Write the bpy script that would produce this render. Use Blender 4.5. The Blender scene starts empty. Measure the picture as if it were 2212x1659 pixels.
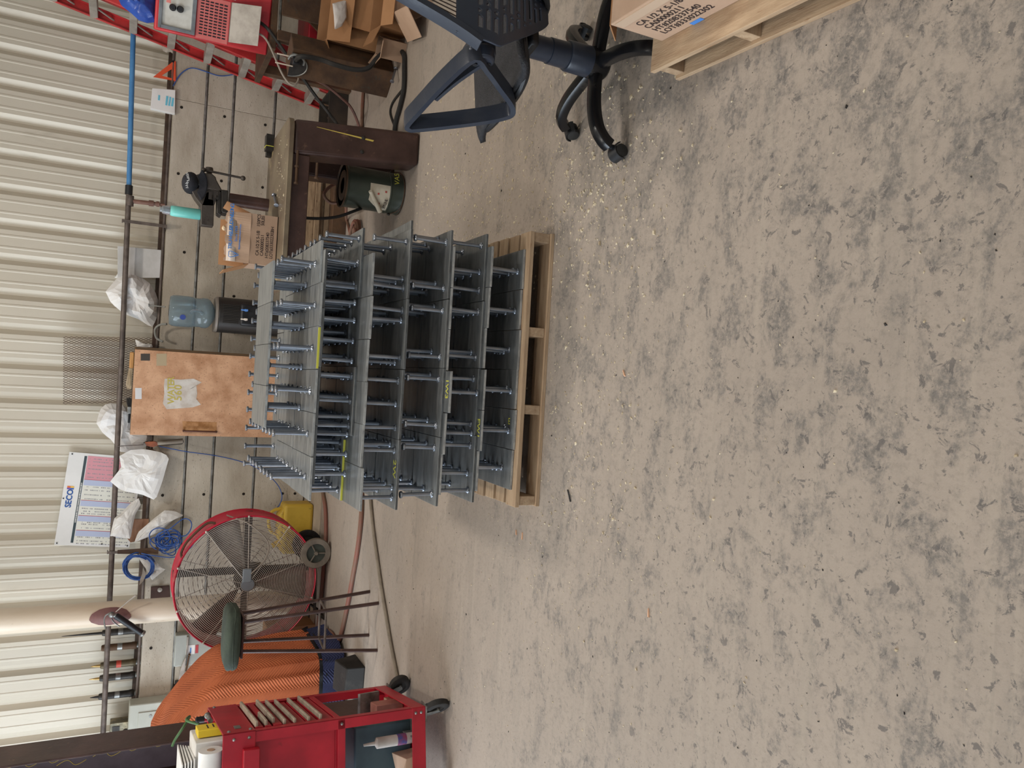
import bpy, bmesh, math, random
from mathutils import Vector, Matrix, noise
random.seed(7)
S = bpy.context.scene
COL = S.collection
PI = math.pi
# ------------------------------------------------------------------ camera
FPX = 1660.0; PITCH = math.radians(26.6); ROLL = math.atan(.058)
CAM = Vector((0, 0, 1.645))
fw = Vector((0, math.cos(PITCH), -math.sin(PITCH)))
r0 = Vector((1, 0, 0)); d0 = -Vector((0, math.sin(PITCH), math.cos(PITCH)))
rc = r0*math.cos(ROLL) - d0*math.sin(ROLL)
dc = r0*math.sin(ROLL) + d0*math.cos(ROLL)
cd = bpy.data.cameras.new('camera'); cam = bpy.data.objects.new('camera', cd); COL.objects.link(cam)
cd.sensor_fit = 'HORIZONTAL'; cd.sensor_width = 36; cd.lens = FPX/2212*36; cd.clip_end = 200
cm = Matrix((dc, rc, -fw)).transposed().to_4x4(); cm.translation = CAM; cam.matrix_world = cm
S.camera = cam
def ray(x, y): return fw*FPX + rc*(829.5-y) + dc*(x-1106)      # the photo is turned a quarter: image right is down
def PY(x, y, Y): r = ray(x, y); return CAM + r*(Y/r.y)          # the point of that sight line at distance Y
def PZ(x, y, z=0.): r = ray(x, y); return CAM + r*((z-CAM.z)/r.z)
# ------------------------------------------------------------------ colour management, sky, lamps
S.view_settings.view_transform = 'Standard'; S.view_settings.look = 'None'
S.view_settings.gamma = 1; S.view_settings.use_curve_mapping = False
S.view_settings.exposure = 0.0
W = bpy.data.worlds.new('sky'); S.world = W; W.use_nodes = True
bg = W.node_tree.nodes['Background']; bg.inputs[0].default_value = (.72, .85, 1, 1); bg.inputs[1].default_value = 1.6
def area(name, loc, size, power, col, target, sy=None):
    l = bpy.data.lights.new(name, 'AREA'); l.energy = power; l.color = col; l.size = size
    if sy: l.shape = 'RECTANGLE'; l.size_y = sy
    o = bpy.data.objects.new(name, l); COL.objects.link(o); o.location = loc
    o.rotation_euler = (Vector(target)-Vector(loc)).to_track_quat('-Z', 'Y').to_euler(); return o
DAY = area('daylight_through_bay_door', (-6.9, 3.0, 2.3), 6.5, 500, (.80, .90, 1), (0, 3.2, .7), 3.9)
LAMPS = [(-1.2, 2.6, .9), (2.2, 2.4, .9), (-3.4, 4.6, .8), (.5, 4.7, 1.7), (-1.0, -1.2, .9), (3.0, -1.2, .8)]
LAMP_POWER = 41
# ------------------------------------------------------------------ helpers
def lin(c):
    return tuple(((v/255)/12.92 if v/255 <= .04045 else ((v/255+.055)/1.055)**2.4) for v in c)
MATS = {}
def mat(name, c1, c2=None, scale=6., rough=.6, metal=0., bump=0., bscale=40., lo=.4, hi=.62, stretch=(1, 1, 1),
        rvar=.0, c3=None, s3=30., lo3=.6, hi3=.7, spec=.5, detail=6., trans=0., alpha=1., ior=1.45, rot=(0, 0, 0), sheen=0.):
    if name in MATS: return MATS[name]
    m = bpy.data.materials.new(name); MATS[name] = m; m.use_nodes = True
    nt = m.node_tree; N = nt.nodes; L = nt.links; b = N['Principled BSDF']
    b.inputs['Roughness'].default_value = rough; b.inputs['Metallic'].default_value = metal
    b.inputs['Specular IOR Level'].default_value = spec; b.inputs['IOR'].default_value = ior
    if trans: b.inputs['Transmission Weight'].default_value = trans
    if alpha < 1: b.inputs['Alpha'].default_value = alpha
    if sheen: b.inputs['Sheen Weight'].default_value = sheen
    A = lin(c1)+(1,); b.inputs['Base Color'].default_value = A
    m.diffuse_color = A
    if c2 or bump or c3 or rvar:
        tc = N.new('ShaderNodeTexCoord'); oi = N.new('ShaderNodeObjectInfo'); mp = N.new('ShaderNodeMapping')
        mp.inputs['Scale'].default_value = stretch; mp.inputs['Rotation'].default_value = rot
        ad = N.new('ShaderNodeVectorMath'); ad.operation = 'MULTIPLY_ADD'
        L.new(oi.outputs['Random'], ad.inputs[0]); ad.inputs[1].default_value = (37, 17, 53)
        L.new(tc.outputs['Object'], mp.inputs[0]); L.new(mp.outputs[0], ad.inputs[2])
        def ns(sc, det=detail):
            n = N.new('ShaderNodeTexNoise'); n.inputs['Scale'].default_value = sc; n.inputs['Detail'].default_value = det
            n.inputs['Roughness'].default_value = .6; L.new(ad.outputs[0], n.inputs['Vector']); return n
        def rmp(src, a, z):
            r = N.new('ShaderNodeMapRange'); r.inputs[1].default_value = a; r.inputs[2].default_value = z
            L.new(src, r.inputs[0]); return r.outputs[0]
        col = None
        if c2:
            f = rmp(ns(scale).outputs['Fac'], lo, hi)
            x = N.new('ShaderNodeMix'); x.data_type = 'RGBA'; L.new(f, x.inputs[0])
            x.inputs[6].default_value = A; x.inputs[7].default_value = lin(c2)+(1,); col = x.outputs[2]
        if c3:
            f = rmp(ns(s3).outputs['Fac'], lo3, hi3)
            x = N.new('ShaderNodeMix'); x.data_type = 'RGBA'; L.new(f, x.inputs[0])
            if col: L.new(col, x.inputs[6])
            else: x.inputs[6].default_value = A
            x.inputs[7].default_value = lin(c3)+(1,); col = x.outputs[2]
        if rvar:
            h = N.new('ShaderNodeHueSaturation'); v = N.new('ShaderNodeMapRange')
            v.inputs[3].default_value = 1-rvar; v.inputs[4].default_value = 1+rvar
            L.new(oi.outputs['Random'], v.inputs[0]); L.new(v.outputs[0], h.inputs['Value'])
            if col: L.new(col, h.inputs['Color'])
            else: h.inputs['Color'].default_value = A
            col = h.outputs[0]
        if col: L.new(col, b.inputs['Base Color'])
        if bump:
            bp = N.new('ShaderNodeBump'); bp.inputs['Strength'].default_value = bump; bp.inputs['Distance'].default_value = .01
            L.new(ns(bscale, 3).outputs['Fac'], bp.inputs['Height']); L.new(bp.outputs[0], b.inputs['Normal'])
    return m
class MB:
    def __init__(s): s.v = []; s.f = []
    def add(s, vs, fs):
        o = len(s.v); s.v += [Vector(p) for p in vs]; s.f += [tuple(i+o for i in f) for f in fs]; return s
    def box(s, a, b, M=None):
        x0, y0, z0 = a; x1, y1, z1 = b
        vs = [Vector(p) for p in ((x0, y0, z0), (x1, y0, z0), (x1, y1, z0), (x0, y1, z0), (x0, y0, z1), (x1, y0, z1), (x1, y1, z1), (x0, y1, z1))]
        if M: vs = [M @ p for p in vs]
        return s.add(vs, [(0, 3, 2, 1), (4, 5, 6, 7), (0, 1, 5, 4), (1, 2, 6, 5), (2, 3, 7, 6), (3, 0, 4, 7)])
    def hexa(s, bot, top):
        return s.add(list(bot)+list(top), [(0, 3, 2, 1), (4, 5, 6, 7), (0, 1, 5, 4), (1, 2, 6, 5), (2, 3, 7, 6), (3, 0, 4, 7)])
    def cyl(s, p0, p1, r0, r1=None, n=12, cap=True):
        r1 = r0 if r1 is None else r1; p0 = Vector(p0); p1 = Vector(p1); d = (p1-p0).normalized()
        a = d.orthogonal().normalized(); b = d.cross(a); vs = []
        for p, r in ((p0, r0), (p1, r1)):
            for i in range(n): t = 2*PI*i/n; vs.append(p+(a*math.cos(t)+b*math.sin(t))*r)
        fs = [(i, (i+1) % n, n+(i+1) % n, n+i) for i in range(n)]
        if cap: fs += [tuple(range(n))[::-1], tuple(range(n, 2*n))]
        return s.add(vs, fs)
    def lathe(s, prof, c=(0, 0, 0), ax=(0, 0, 1), n=24, cap=True):
        c = Vector(c); d = Vector(ax).normalized(); a = d.orthogonal().normalized(); b = d.cross(a); vs = []
        for r, h in prof:
            for i in range(n): t = 2*PI*i/n; vs.append(c+d*h+(a*math.cos(t)+b*math.sin(t))*max(r, 1e-5))
        k = len(prof); fs = [(j*n+i, j*n+(i+1) % n, (j+1)*n+(i+1) % n, (j+1)*n+i) for j in range(k-1) for i in range(n)]
        if cap and prof[0][0] > 1e-4: fs.append(tuple(range(n))[::-1])
        if cap and prof[-1][0] > 1e-4: fs.append(tuple(range((k-1)*n, k*n)))
        return s.add(vs, fs)
    def sweep(s, pts, sec, closed=False, up=Vector((0, 0, 1)), cap=True):      # sec: (side, up) offsets
        pts = [Vector(p) for p in pts]; k = len(pts); m = len(sec); vs = []
        for i, p in enumerate(pts):
            a = pts[(i-1) % k] if closed or i else pts[i]; b = pts[(i+1) % k] if closed or i < k-1 else pts[i]
            t = (b-a).normalized(); sd = t.cross(up)
            sd = sd.normalized() if sd.length > 1e-4 else t.orthogonal().normalized()
            u = sd.cross(t)
            for q in sec: vs.append(p+sd*q[0]+u*q[1])
        fs = []
        for i in range(k if closed else k-1):
            j = (i+1) % k
            for q in range(m): fs.append((i*m+q, i*m+(q+1) % m, j*m+(q+1) % m, j*m+q))
        if not closed and cap: fs += [tuple(range(m))[::-1], tuple(range((k-1)*m, k*m))]
        return s.add(vs, fs)
    def tube(s, pts, r, n=8, closed=False):
        pts = [Vector(p) for p in pts]; k = len(pts); vs = []; N0 = None
        for i, p in enumerate(pts):
            a = pts[(i-1) % k] if closed or i else pts[i]; b = pts[(i+1) % k] if closed or i < k-1 else pts[i]
            t = (b-a).normalized()
            if N0 is None: N0 = t.orthogonal().normalized()
            else:
                N0 = N0-t*N0.dot(t); N0 = N0.normalized() if N0.length > 1e-5 else t.orthogonal().normalized()
            B = t.cross(N0); rr = r[i] if isinstance(r, (list, tuple)) else r
            for q in range(n): an = 2*PI*q/n; vs.append(p+(N0*math.cos(an)+B*math.sin(an))*rr)
        fs = [(i*n+q, i*n+(q+1) % n, ((i+1) % k)*n+(q+1) % n, ((i+1) % k)*n+q) for i in range(k if closed else k-1) for q in range(n)]
        if not closed: fs += [tuple(range(n))[::-1], tuple(range((k-1)*n, k*n))]
        return s.add(vs, fs)
    def prism(s, poly, off):                                                    # planar outline pushed along off
        off = Vector(off); n = len(poly); p = [Vector(q) for q in poly]
        return s.add(p+[q+off for q in p], [tuple(range(n))[::-1], tuple(range(n, 2*n))]+[(i, (i+1) % n, n+(i+1) % n, n+i) for i in range(n)])
    def grid(s, fn, nu, nv):
        vs = [fn(i/nu, j/nv) for j in range(nv+1) for i in range(nu+1)]
        return s.add(vs, [(j*(nu+1)+i, j*(nu+1)+i+1, (j+1)*(nu+1)+i+1, (j+1)*(nu+1)+i) for j in range(nv) for i in range(nu)])
    def ball(s, c, r, n=12, sc=(1, 1, 1), fn=None):
        c = Vector(c); vs = []; m = n//2
        for j in range(m+1):
            a = PI*j/m
            for i in range(n):
                t = 2*PI*i/n; d = Vector((math.sin(a)*math.cos(t), math.sin(a)*math.sin(t), math.cos(a)))
                q = fn(d) if fn else 1
                vs.append(c+Vector((d.x*sc[0], d.y*sc[1], d.z*sc[2]))*r*q)
        return s.add(vs, [(j*n+i, j*n+(i+1) % n, (j+1)*n+(i+1) % n, (j+1)*n+i) for j in range(m) for i in range(n)])
    def mesh(s, name, smooth=35):
        me = bpy.data.meshes.new(name); me.from_pydata([tuple(p) for p in s.v], [], s.f)
        bm = bmesh.new(); bm.from_mesh(me); bmesh.ops.remove_doubles(bm, verts=bm.verts, dist=1e-5)
        bmesh.ops.recalc_face_normals(bm, faces=bm.faces); bm.to_mesh(me); bm.free()
        if smooth:
            me.polygons.foreach_set('use_smooth', [True]*len(me.polygons)); me.set_sharp_from_angle(angle=math.radians(smooth))
        return me
    def build(s, name, m, parent=None, bevel=0., smooth=35, world=True, solid=0., seg=2, sub=0):
        me = s.mesh(name, smooth); return put(name, me, m, parent, bevel, world, solid, seg, sub)
def put(name, me, m, parent=None, bevel=0., world=True, solid=0., seg=2, sub=0):
    if m and not me.materials: me.materials.append(m)
    o = bpy.data.objects.new(name, me); COL.objects.link(o)
    if parent is not None:
        root = parent.parent if parent.parent else parent
        if world: me.transform(root.matrix_basis.inverted())
        o.parent = parent
    if solid:
        q = o.modifiers.new('solid', 'SOLIDIFY'); q.thickness = solid; q.offset = 0
    if sub:
        q = o.modifiers.new('sub', 'SUBSURF'); q.levels = q.render_levels = sub
    if bevel:
        q = o.modifiers.new('bevel', 'BEVEL'); q.width = bevel; q.segments = seg; q.limit_method = 'ANGLE'; q.angle_limit = math.radians(40)
    return o
def thing(name, label, cat, loc=(0, 0, 0), rz=0., group=None):
    o = bpy.data.objects.new(name, None); COL.objects.link(o); o.empty_display_size = .05
    o.location = loc; o.rotation_euler = (0, 0, rz)
    o.matrix_basis = Matrix.Translation(Vector(loc)) @ Matrix.Rotation(rz, 4, 'Z')
    return tag(o, label, cat, group)
def tag(o, label, cat, group=None):
    o['label'] = label; o['category'] = cat
    if group: o['group'] = group
    return o
def struct(o, label=None):
    o['kind'] = 'structure'
    if label: o['label'] = label
    return o
def text(body, size, org, ux, uy, m, parent, name='lettering', ext=.0006, bold=0., ax='LEFT', spacing=1.):
    c = bpy.data.curves.new('t', 'FONT'); c.body = body; c.size = size; c.extrude = 0; c.offset = bold; c.align_x = ax; c.space_character = spacing
    c.resolution_u = 3
    o = bpy.data.objects.new('t', c); COL.objects.link(o); bpy.context.view_layer.update()
    me = bpy.data.meshes.new_from_object(o.evaluated_get(bpy.context.evaluated_depsgraph_get()))
    bpy.data.objects.remove(o); bpy.data.curves.remove(c)
    ux = Vector(ux).normalized(); uy = Vector(uy).normalized(); uz = ux.cross(uy)
    Mx = Matrix((ux, uy, uz)).transposed().to_4x4(); Mx.translation = Vector(org)+uz*ext; me.transform(Mx)
    me.name = name; me.materials.clear(); return put(name, me, m, parent)
def smooth_path(pts, k=6):
    pts = [Vector(p) for p in pts]; out = []
    for i in range(len(pts)-1):
        a = pts[max(i-1, 0)]; b = pts[i]; c = pts[i+1]; d = pts[min(i+2, len(pts)-1)]
        for j in range(k):
            t = j/k; out.append(.5*((2*b)+(c-a)*t+(2*a-5*b+4*c-d)*t*t+(3*b-a-3*c+d)*t**3))
    return out+[pts[-1]]
def ordn(i): return ['first', 'second', 'third', 'fourth', 'fifth', 'sixth', 'seventh', 'eighth', 'ninth', 'tenth'][i]
def copy_thing(root, loc, rz, label, group=None):
    r = root.copy(); COL.objects.link(r); r.location = loc; r.rotation_euler = (0, 0, rz); r['label'] = label
    if group: r['group'] = group
    for ch in [o for o in bpy.data.objects if o.parent == root]:
        c = ch.copy(); COL.objects.link(c); c.parent = r
        for g in [o for o in bpy.data.objects if o.parent == ch]:
            d = g.copy(); COL.objects.link(d); d.parent = c
    return r
# ------------------------------------------------------------------ materials
steel = mat('hot_rolled_steel', (132, 133, 131), (105, 107, 107), 7, .4, .38, .05, 30, .35, .65, (1, 5, 1), .1, (160, 160, 156), 3, .62, .75)
studm = mat('stud_steel', (152, 157, 165), (118, 124, 134), 9, .3, .85, 0, 40, .4, .7)
brown_steel = mat('brown_primer_steel', (84, 62, 56), (62, 45, 40), 5, .36, .25, .1, 25, .35, .65, (1, 1, 1), 0, (120, 92, 76), 14, .62, .75)
rust = mat('rusty_brown_steel', (98, 72, 50), (66, 48, 36), 6, .7, .15, .2, 30, .35, .65, (1, 1, 1), 0, (70, 62, 52), 18, .6, .7)
dark_steel = mat('dark_steel', (66, 62, 58), (46, 43, 41), 8, .5, .6, .1, 40)
grey_pipe = mat('grey_pipe', (112, 100, 92), (86, 76, 70), 12, .55, .3, .08, 40)
galv = mat('galvanised_rod', (150, 150, 146), (110, 108, 104), 14, .45, .7, .05, 40)
black = mat('black_plastic', (26, 27, 30), (40, 40, 42), 6, .45, 0, .05, 60, .5, .7)
rubber = mat('black_rubber', (38, 36, 34), (58, 54, 50), 10, .75, 0, .1, 60, .5, .7)
wood = mat('pallet_wood', (182, 156, 126), (152, 124, 96), 5, .75, 0, .15, 20, .35, .7, (1, 8, 8), .1, (140, 104, 72), 9, .64, .72)
woody = mat('pallet_wood_crosswise', (184, 158, 128), (154, 126, 98), 5, .75, 0, .15, 20, .35, .7, (8, 1, 8), .1, (140, 104, 72), 9, .64, .72)
old_wood = mat('weathered_wood', (150, 126, 98), (112, 90, 68), 4, .85, 0, .2, 20, .35, .7, (2, 9, 9), .15, (92, 66, 44), 9, .62, .7)
card = mat('cardboard', (184, 154, 130), (170, 140, 116), 3, .85, 0, .05, 40, .4, .7, (1, 1, 1), .06)
card_in = mat('cardboard_brown', (164, 120, 82), (148, 106, 70), 3, .85, 0, .05, 40, .4, .7, (1, 1, 1), .08)
paper = mat('white_paper', (232, 230, 226), (216, 212, 206), 3, .7, 0, .06, 14)
red = mat('red_paint', (178, 28, 44), (150, 22, 36), 5, .42, 0, .04, 30, .4, .7, (1, 1, 1), 0, (96, 24, 28), 11, .68, .74)
grey_grip = mat('dusty_grip', (178, 164, 146), (150, 136, 120), 12, .7)
chalk = mat('yellow_chalk', (206, 202, 80), None, rough=.9)
print_ink = mat('black_ink', (52, 40, 38), None, rough=.8)
blue_ink = mat('blue_ink', (70, 130, 200), None, rough=.8)
# ------------------------------------------------------------------ setting
WY = 7.70          # face of the concrete stem wall
MY = 7.95          # face of the sheet-metal wall
def floor_mat():
    m = bpy.data.materials.new('dusty_concrete_floor'); m.use_nodes = True; nt = m.node_tree; N = nt.nodes; L = nt.links; b = N['Principled BSDF']
    tc = N.new('ShaderNodeTexCoord'); P = tc.outputs['Object']
    def ns(sc, det=7, rough=.62, st=None, rz=0, dist=0):
        src = P
        if st:
            mp = N.new('ShaderNodeMapping'); mp.inputs['Scale'].default_value = st; mp.inputs['Rotation'].default_value = (0, 0, rz); L.new(P, mp.inputs[0]); src = mp.outputs[0]
        n = N.new('ShaderNodeTexNoise'); n.inputs['Scale'].default_value = sc; n.inputs['Detail'].default_value = det; n.inputs['Roughness'].default_value = rough
        n.inputs['Distortion'].default_value = dist; L.new(src, n.inputs['Vector']); return n.outputs['Fac']
    def rmp(s, a, z, c=0., d=1.):
        r = N.new('ShaderNodeMapRange'); r.inputs[1].default_value = a; r.inputs[2].default_value = z; r.inputs[3].default_value = c; r.inputs[4].default_value = d; L.new(s, r.inputs[0]); return r.outputs[0]
    def mth(op, a, c):
        q = N.new('ShaderNodeMath'); q.operation = op; q.use_clamp = True
        for i, v in enumerate((a, c)):
            if isinstance(v, (int, float)): q.inputs[i].default_value = v
            else: L.new(v, q.inputs[i])
        return q.outputs[0]
    def mixc(f, a, c):
        x = N.new('ShaderNodeMix'); x.data_type = 'RGBA'; L.new(f, x.inputs[0])
        for i, v in ((6, a), (7, c)):
            if isinstance(v, tuple): x.inputs[i].default_value = lin(v)+(1,)
            else: L.new(v, x.inputs[i])
        return x.outputs[2]
    sx = N.new('ShaderNodeSeparateXYZ'); L.new(P, sx.inputs[0])
    near = rmp(sx.outputs['Y'], 4.4, 1.4)                         # tracked-in grime lies thicker towards the aisle
    right = rmp(sx.outputs['X'], -1.4, 1.6)
    band = mth('MULTIPLY', rmp(sx.outputs['Y'], 1.9, 2.6), rmp(sx.outputs['Y'], 3.3, 2.8))
    grime = mth('ADD', mth('ADD', mth('MULTIPLY', near, .015), mth('MULTIPLY', mth('MULTIPLY', right, near), .085)), mth('MULTIPLY', band, .03))
    base = mixc(rmp(ns(1.1, 6), .35, .7), (162, 149, 136), (149, 137, 125))
    patch = mth('MULTIPLY', rmp(mth('ADD', ns(7.5, 15, .74, (.8, 1.15, 1), .5, .3), grime), .545, .64), rmp(ns(55, 6, .75), .36, .56))
    base = mixc(mth('MULTIPLY', patch, mth('ADD', mth('MULTIPLY', near, .35), .40)), base, (98, 95, 92))
    fineg = rmp(mth('ADD', ns(38, 8, .75), mth('MULTIPLY', grime, .5)), .52, .68)
    base = mixc(mth('MULTIPLY', fineg, mth('ADD', mth('MULTIPLY', patch, .25), .32)), base, (100, 95, 88))
    for sc_, st_, rz_, lo_, hi_, amt, colr in ((3.0, (.30, 3, 1), .6, .55, .72, .40, (126, 119, 110)), (4.2, (.16, 4, 1), -.7, .58, .70, .36, (168, 156, 141)), (3.0, (.22, 5, 1), 1.1, .58, .72, .32, (166, 154, 139)), (5.0, (.10, 6, 1), .15, .62, .70, .35, (136, 127, 116))):
        base = mixc(mth('MULTIPLY', rmp(ns(sc_, 6, .6, st_, rz_), lo_, hi_), amt), base, colr)
    spots = rmp(mth('ADD', ns(24, 7, .70, None, 0, .5), mth('MULTIPLY', near, .04)), .62, .655)
    base = mixc(mth('MULTIPLY', spots, mth('ADD', mth('MULTIPLY', near, .62), .10)), base, (88, 84, 82))
    small = rmp(mth('ADD', ns(62, 4, .6), mth('MULTIPLY', near, .02)), .66, .70)
    base = mixc(mth('MULTIPLY', small, .5), base, (82, 77, 72))
    L.new(base, b.inputs['Base Color']); b.inputs['Roughness'].default_value = .82; b.inputs['Specular IOR Level'].default_value = .3
    bp = N.new('ShaderNodeBump'); bp.inputs['Strength'].default_value = .18; bp.inputs['Distance'].default_value = .01
    L.new(ns(45, 6, .7), bp.inputs['Height']); L.new(bp.outputs[0], b.inputs['Normal'])
    return m
fl = MB().box((-7, -8, -.15), (7, 7.0, 0)).build('floor', floor_mat(), smooth=0); struct(fl)
conc = mat('board_marked_concrete', (192, 182, 166), (166, 154, 137), 2.2, .85, 0, .25, 22, .35, .68, (1, 1, 2.5), 0, (92, 82, 70), 62, .63, .68)
conc2 = mat('concrete_footing', (186, 170, 150), (166, 151, 132), 2, .85, 0, .15, 25)
ft = MB().box((-7, 7.0, -.15), (7, WY+.3, .012)).build('baseboard_back', conc2, smooth=0, bevel=.004); struct(ft)
hole = mat('dark_hole', (34, 28, 22), None, rough=.95)
wb = MB().box((-7, WY+.03, 0), (7, WY+.30, 1.385)).build('wall_back', conc, smooth=0); struct(wb)
zs = [.012, .505, .880, 1.120, 1.395]
for a, z in zip(zs[:-1], zs[1:]):
    for x0, x1 in ((-7, -3.2), (-3.2, -.02), (-.02, 2.42), (2.42, 7)):
        MB().box((x0+.001, WY, a+.012), (x1-.001, WY+.06 if z < 1.39 else WY+.30, z-.012 if z < 1.39 else z)).build('concrete_band', conc, wb, .004, 0)
for z in zs[1:-1]:
    MB().cyl((-7, WY+.004, z+.004), (7, WY+.004, z+.004), .0115, n=10).build('joint_rod', galv, wb)
for x, y in ((392, 232), (485, 252), (385, 375), (478, 391), (567, 405), (573, 270), (351, 1070), (440, 1068), (526, 1067), (610, 1066), (637, 1066), (326, 1400), (398, 545), (505, 640)):
    p = PY(x, y, WY); MB().cyl((p.x, WY-.003, p.z), (p.x, WY+.01, p.z), .013, n=12).build('tie_hole', hole, wb)
# sheet metal: recessed channels with two small swages between them
PITCHX = .3006; X0R = 2.613
prof = []
x = X0R - 22*PITCHX
while x < 7.2:
    q = [(x-.028, 0), (x+.014, .038), (x+.028, .038), (x+.072, 0)]
    for t in (.40, .70):
        c = x+.072+(PITCHX-.10)*((t-.25)/.6)
        q += [(c-.012, 0), (c-.006, -.0035), (c+.006, -.0035), (c+.012, 0)]
    prof += q; x += PITCHX
panel = mat('beige_sheet_metal', (206, 197, 180), (194, 184, 166), 1.5, .42, .12, .02, 18, .35, .7, (1, 1, .25), 0, (160, 150, 132), 5, .66, .85)
mb = MB(); n = len(prof)
zz = (1.40, 2.4, 5.4)
mb.add([(px, MY+py, z) for z in zz for px, py in prof], [(j*n+i, j*n+i+1, (j+1)*n+i+1, (j+1)*n+i) for j in range(2) for i in range(n-1)])
wm = mb.build('wall_sheet_metal', panel, smooth=0, solid=.001); struct(wm)
brt = mat('brown_trim', (96, 76, 62), (70, 54, 44), 10, .6, .2, .1, 30)
tr = MB()
tr.box((-7, MY-.055, 1.396), (7, MY+.03, 1.402)); tr.box((-7, MY-.012, 1.402), (7, MY-.004, 1.452))
t1 = tr.build('trim_1', brt); struct(t1)
# shell of the shed outside the view: walls with bay doors, roof deck, high-bay lamps
shell = mat('pale_shed_sheet', (206, 202, 192), None, rough=.7)
struct(MB().box((-7, -8.2, 5.4), (7, 8.2, 5.5)).build('ceiling', shell, smooth=0))
wl = MB(); wl.box((-7.2, -8.2, 0), (-7, .1, 5.4)); wl.box((-7.2, 6.7, 0), (-7, 8.2, 5.4)); wl.box((-7.2, .1, 4.3), (-7, 6.7, 5.4))
struct(wl.build('wall_left', shell, smooth=0))
struct(MB().box((7, -8.2, 0), (7.2, 8.2, 5.4)).build('wall_right', shell, smooth=0))
wf = MB(); wf.box((-7, -8.2, 0), (-3, -8, 5.4)); wf.box((3, -8.2, 0), (7, -8, 5.4)); wf.box((-3, -8.2, 4.3), (3, -8, 5.4))
struct(wf.build('wall_front', shell, smooth=0))
lampm = mat('lamp_housing', (60, 62, 66), None, rough=.5)
lens = bpy.data.materials.new('lit_lens'); lens.use_nodes = True
lb = lens.node_tree.nodes['Principled BSDF']; lb.inputs['Emission Color'].default_value = (1, .9, .76, 1); lb.inputs['Emission Strength'].default_value = 6
for i, (lx, ly, lw) in enumerate(LAMPS):
    t = thing('high_bay_lamp', 'round high-bay lamp hung from the roof above %s' % ('the space before the trolley', 'the office chair', 'the covered machine', 'the work bench', 'the photographer', 'the right-hand aisle')[i], 'lamp', (lx, ly, 4.75), 0, 'high-bay lamps under the roof')
    MB().lathe([(.05, .32), (.10, .26), (.11, .12), (.24, .0), (.235, 0), (.1, .11), (.0, .13)], (lx, ly, 4.75)).build('reflector', lampm, t)
    MB().lathe([(.0, .05), (.16, .05), (.2, .035), (.0, .034)], (lx, ly, 4.75)).build('lens', lens, t)
    MB().cyl((lx, ly, 5.06), (lx, ly, 5.4), .008).build('hanger', lampm, t)
    o = area('high_bay_light', (lx, ly, 4.74), .42, LAMP_POWER*lw, (1, .93, .85), (lx, ly, 0)); o.data.shape = 'DISK'
# ------------------------------------------------------------------ pallet of embed plates
PX0, PX1, PYF, PYB = -.530, .668, 2.950, 3.985
pal = thing('pallet', 'wooden pallet standing under the stack of steel plates', 'pallet', ((PX0+PX1)/2, (PYF+PYB)/2, 0))
for i, (a, b) in enumerate(((0, .095), (.115, .20), (.225, .31), (.335, .42), (.445, .53), (.555, .64), (.665, .75), (.775, .86), (.94, 1.035))):
    MB().box((PX0+random.uniform(-.006, .004), PYF+a, .099), (PX1+random.uniform(-.004, .006), PYF+b, .119)).build('deck_board', wood, pal, .002, 0)
for x in (PX0+.004, PX0+.402, PX0+.742, PX1-.042):
    MB().box((x, PYF+.012, .018), (x+.040, PYB-.01, .099)).build('stringer', woody, pal, .002, 0)
for a, b in ((0, .1), (.46, .56), (.93, 1.03)):
    MB().box((PX0, PYF+a, 0), (PX1, PYF+b, .018)).build('bottom_board', wood, pal, .002, 0)
TH = .011; PER = .1655; SL = PER-2*TH
T = [.131+PER*k for k in range(7)]
sm = MB(); sm.lathe([(.0135, 0), (.0145, .003), (.011, .008), (.0082, .010), (.0082, SL-.0095), (.0140, SL-.0095), (.0152, SL-.0075), (.0152, SL-.002), (.0135, SL-.0002), (.0, SL-.0002)], n=14)
for i in range(7):
    a = i*2*PI/7+.3; sm.ball((.0135*math.cos(a), .0135*math.sin(a), .002), .0028+.0012*(i % 3), 5)
stud_me = sm.mesh('stud', 40); stud_me.materials.append(studm)
plate_me = {}
cut_edge = mat('fresh_cut_edge', (176, 176, 172), (140, 141, 140), 25, .45, .4, .1, 60)
dull_edge = mat('dull_sheared_edge', (104, 106, 106), (84, 84, 82), 20, .5, .4, .1, 60)
def plate_mesh(w, d):
    k = (round(w, 3), round(d, 3))
    if k not in plate_me:
        m = MB(); m.box((-w/2, -d/2, 0), (w/2, d/2, TH)); me = m.mesh('steel_plate', 0)
        bm = bmesh.new(); bm.from_mesh(me); bmesh.ops.bevel(bm, geom=list(bm.edges), offset=.0012, segments=1, affect='EDGES'); bm.to_mesh(me); bm.free()
        me.materials.append(steel); me.materials.append(cut_edge if w < .2 or d < .2 else dull_edge)
        for p in me.polygons: p.material_index = 1 if abs(p.normal.z) < .3 else 0
        plate_me[k] = me
    return plate_me[k]
taken = {}
EMB = {}
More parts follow.
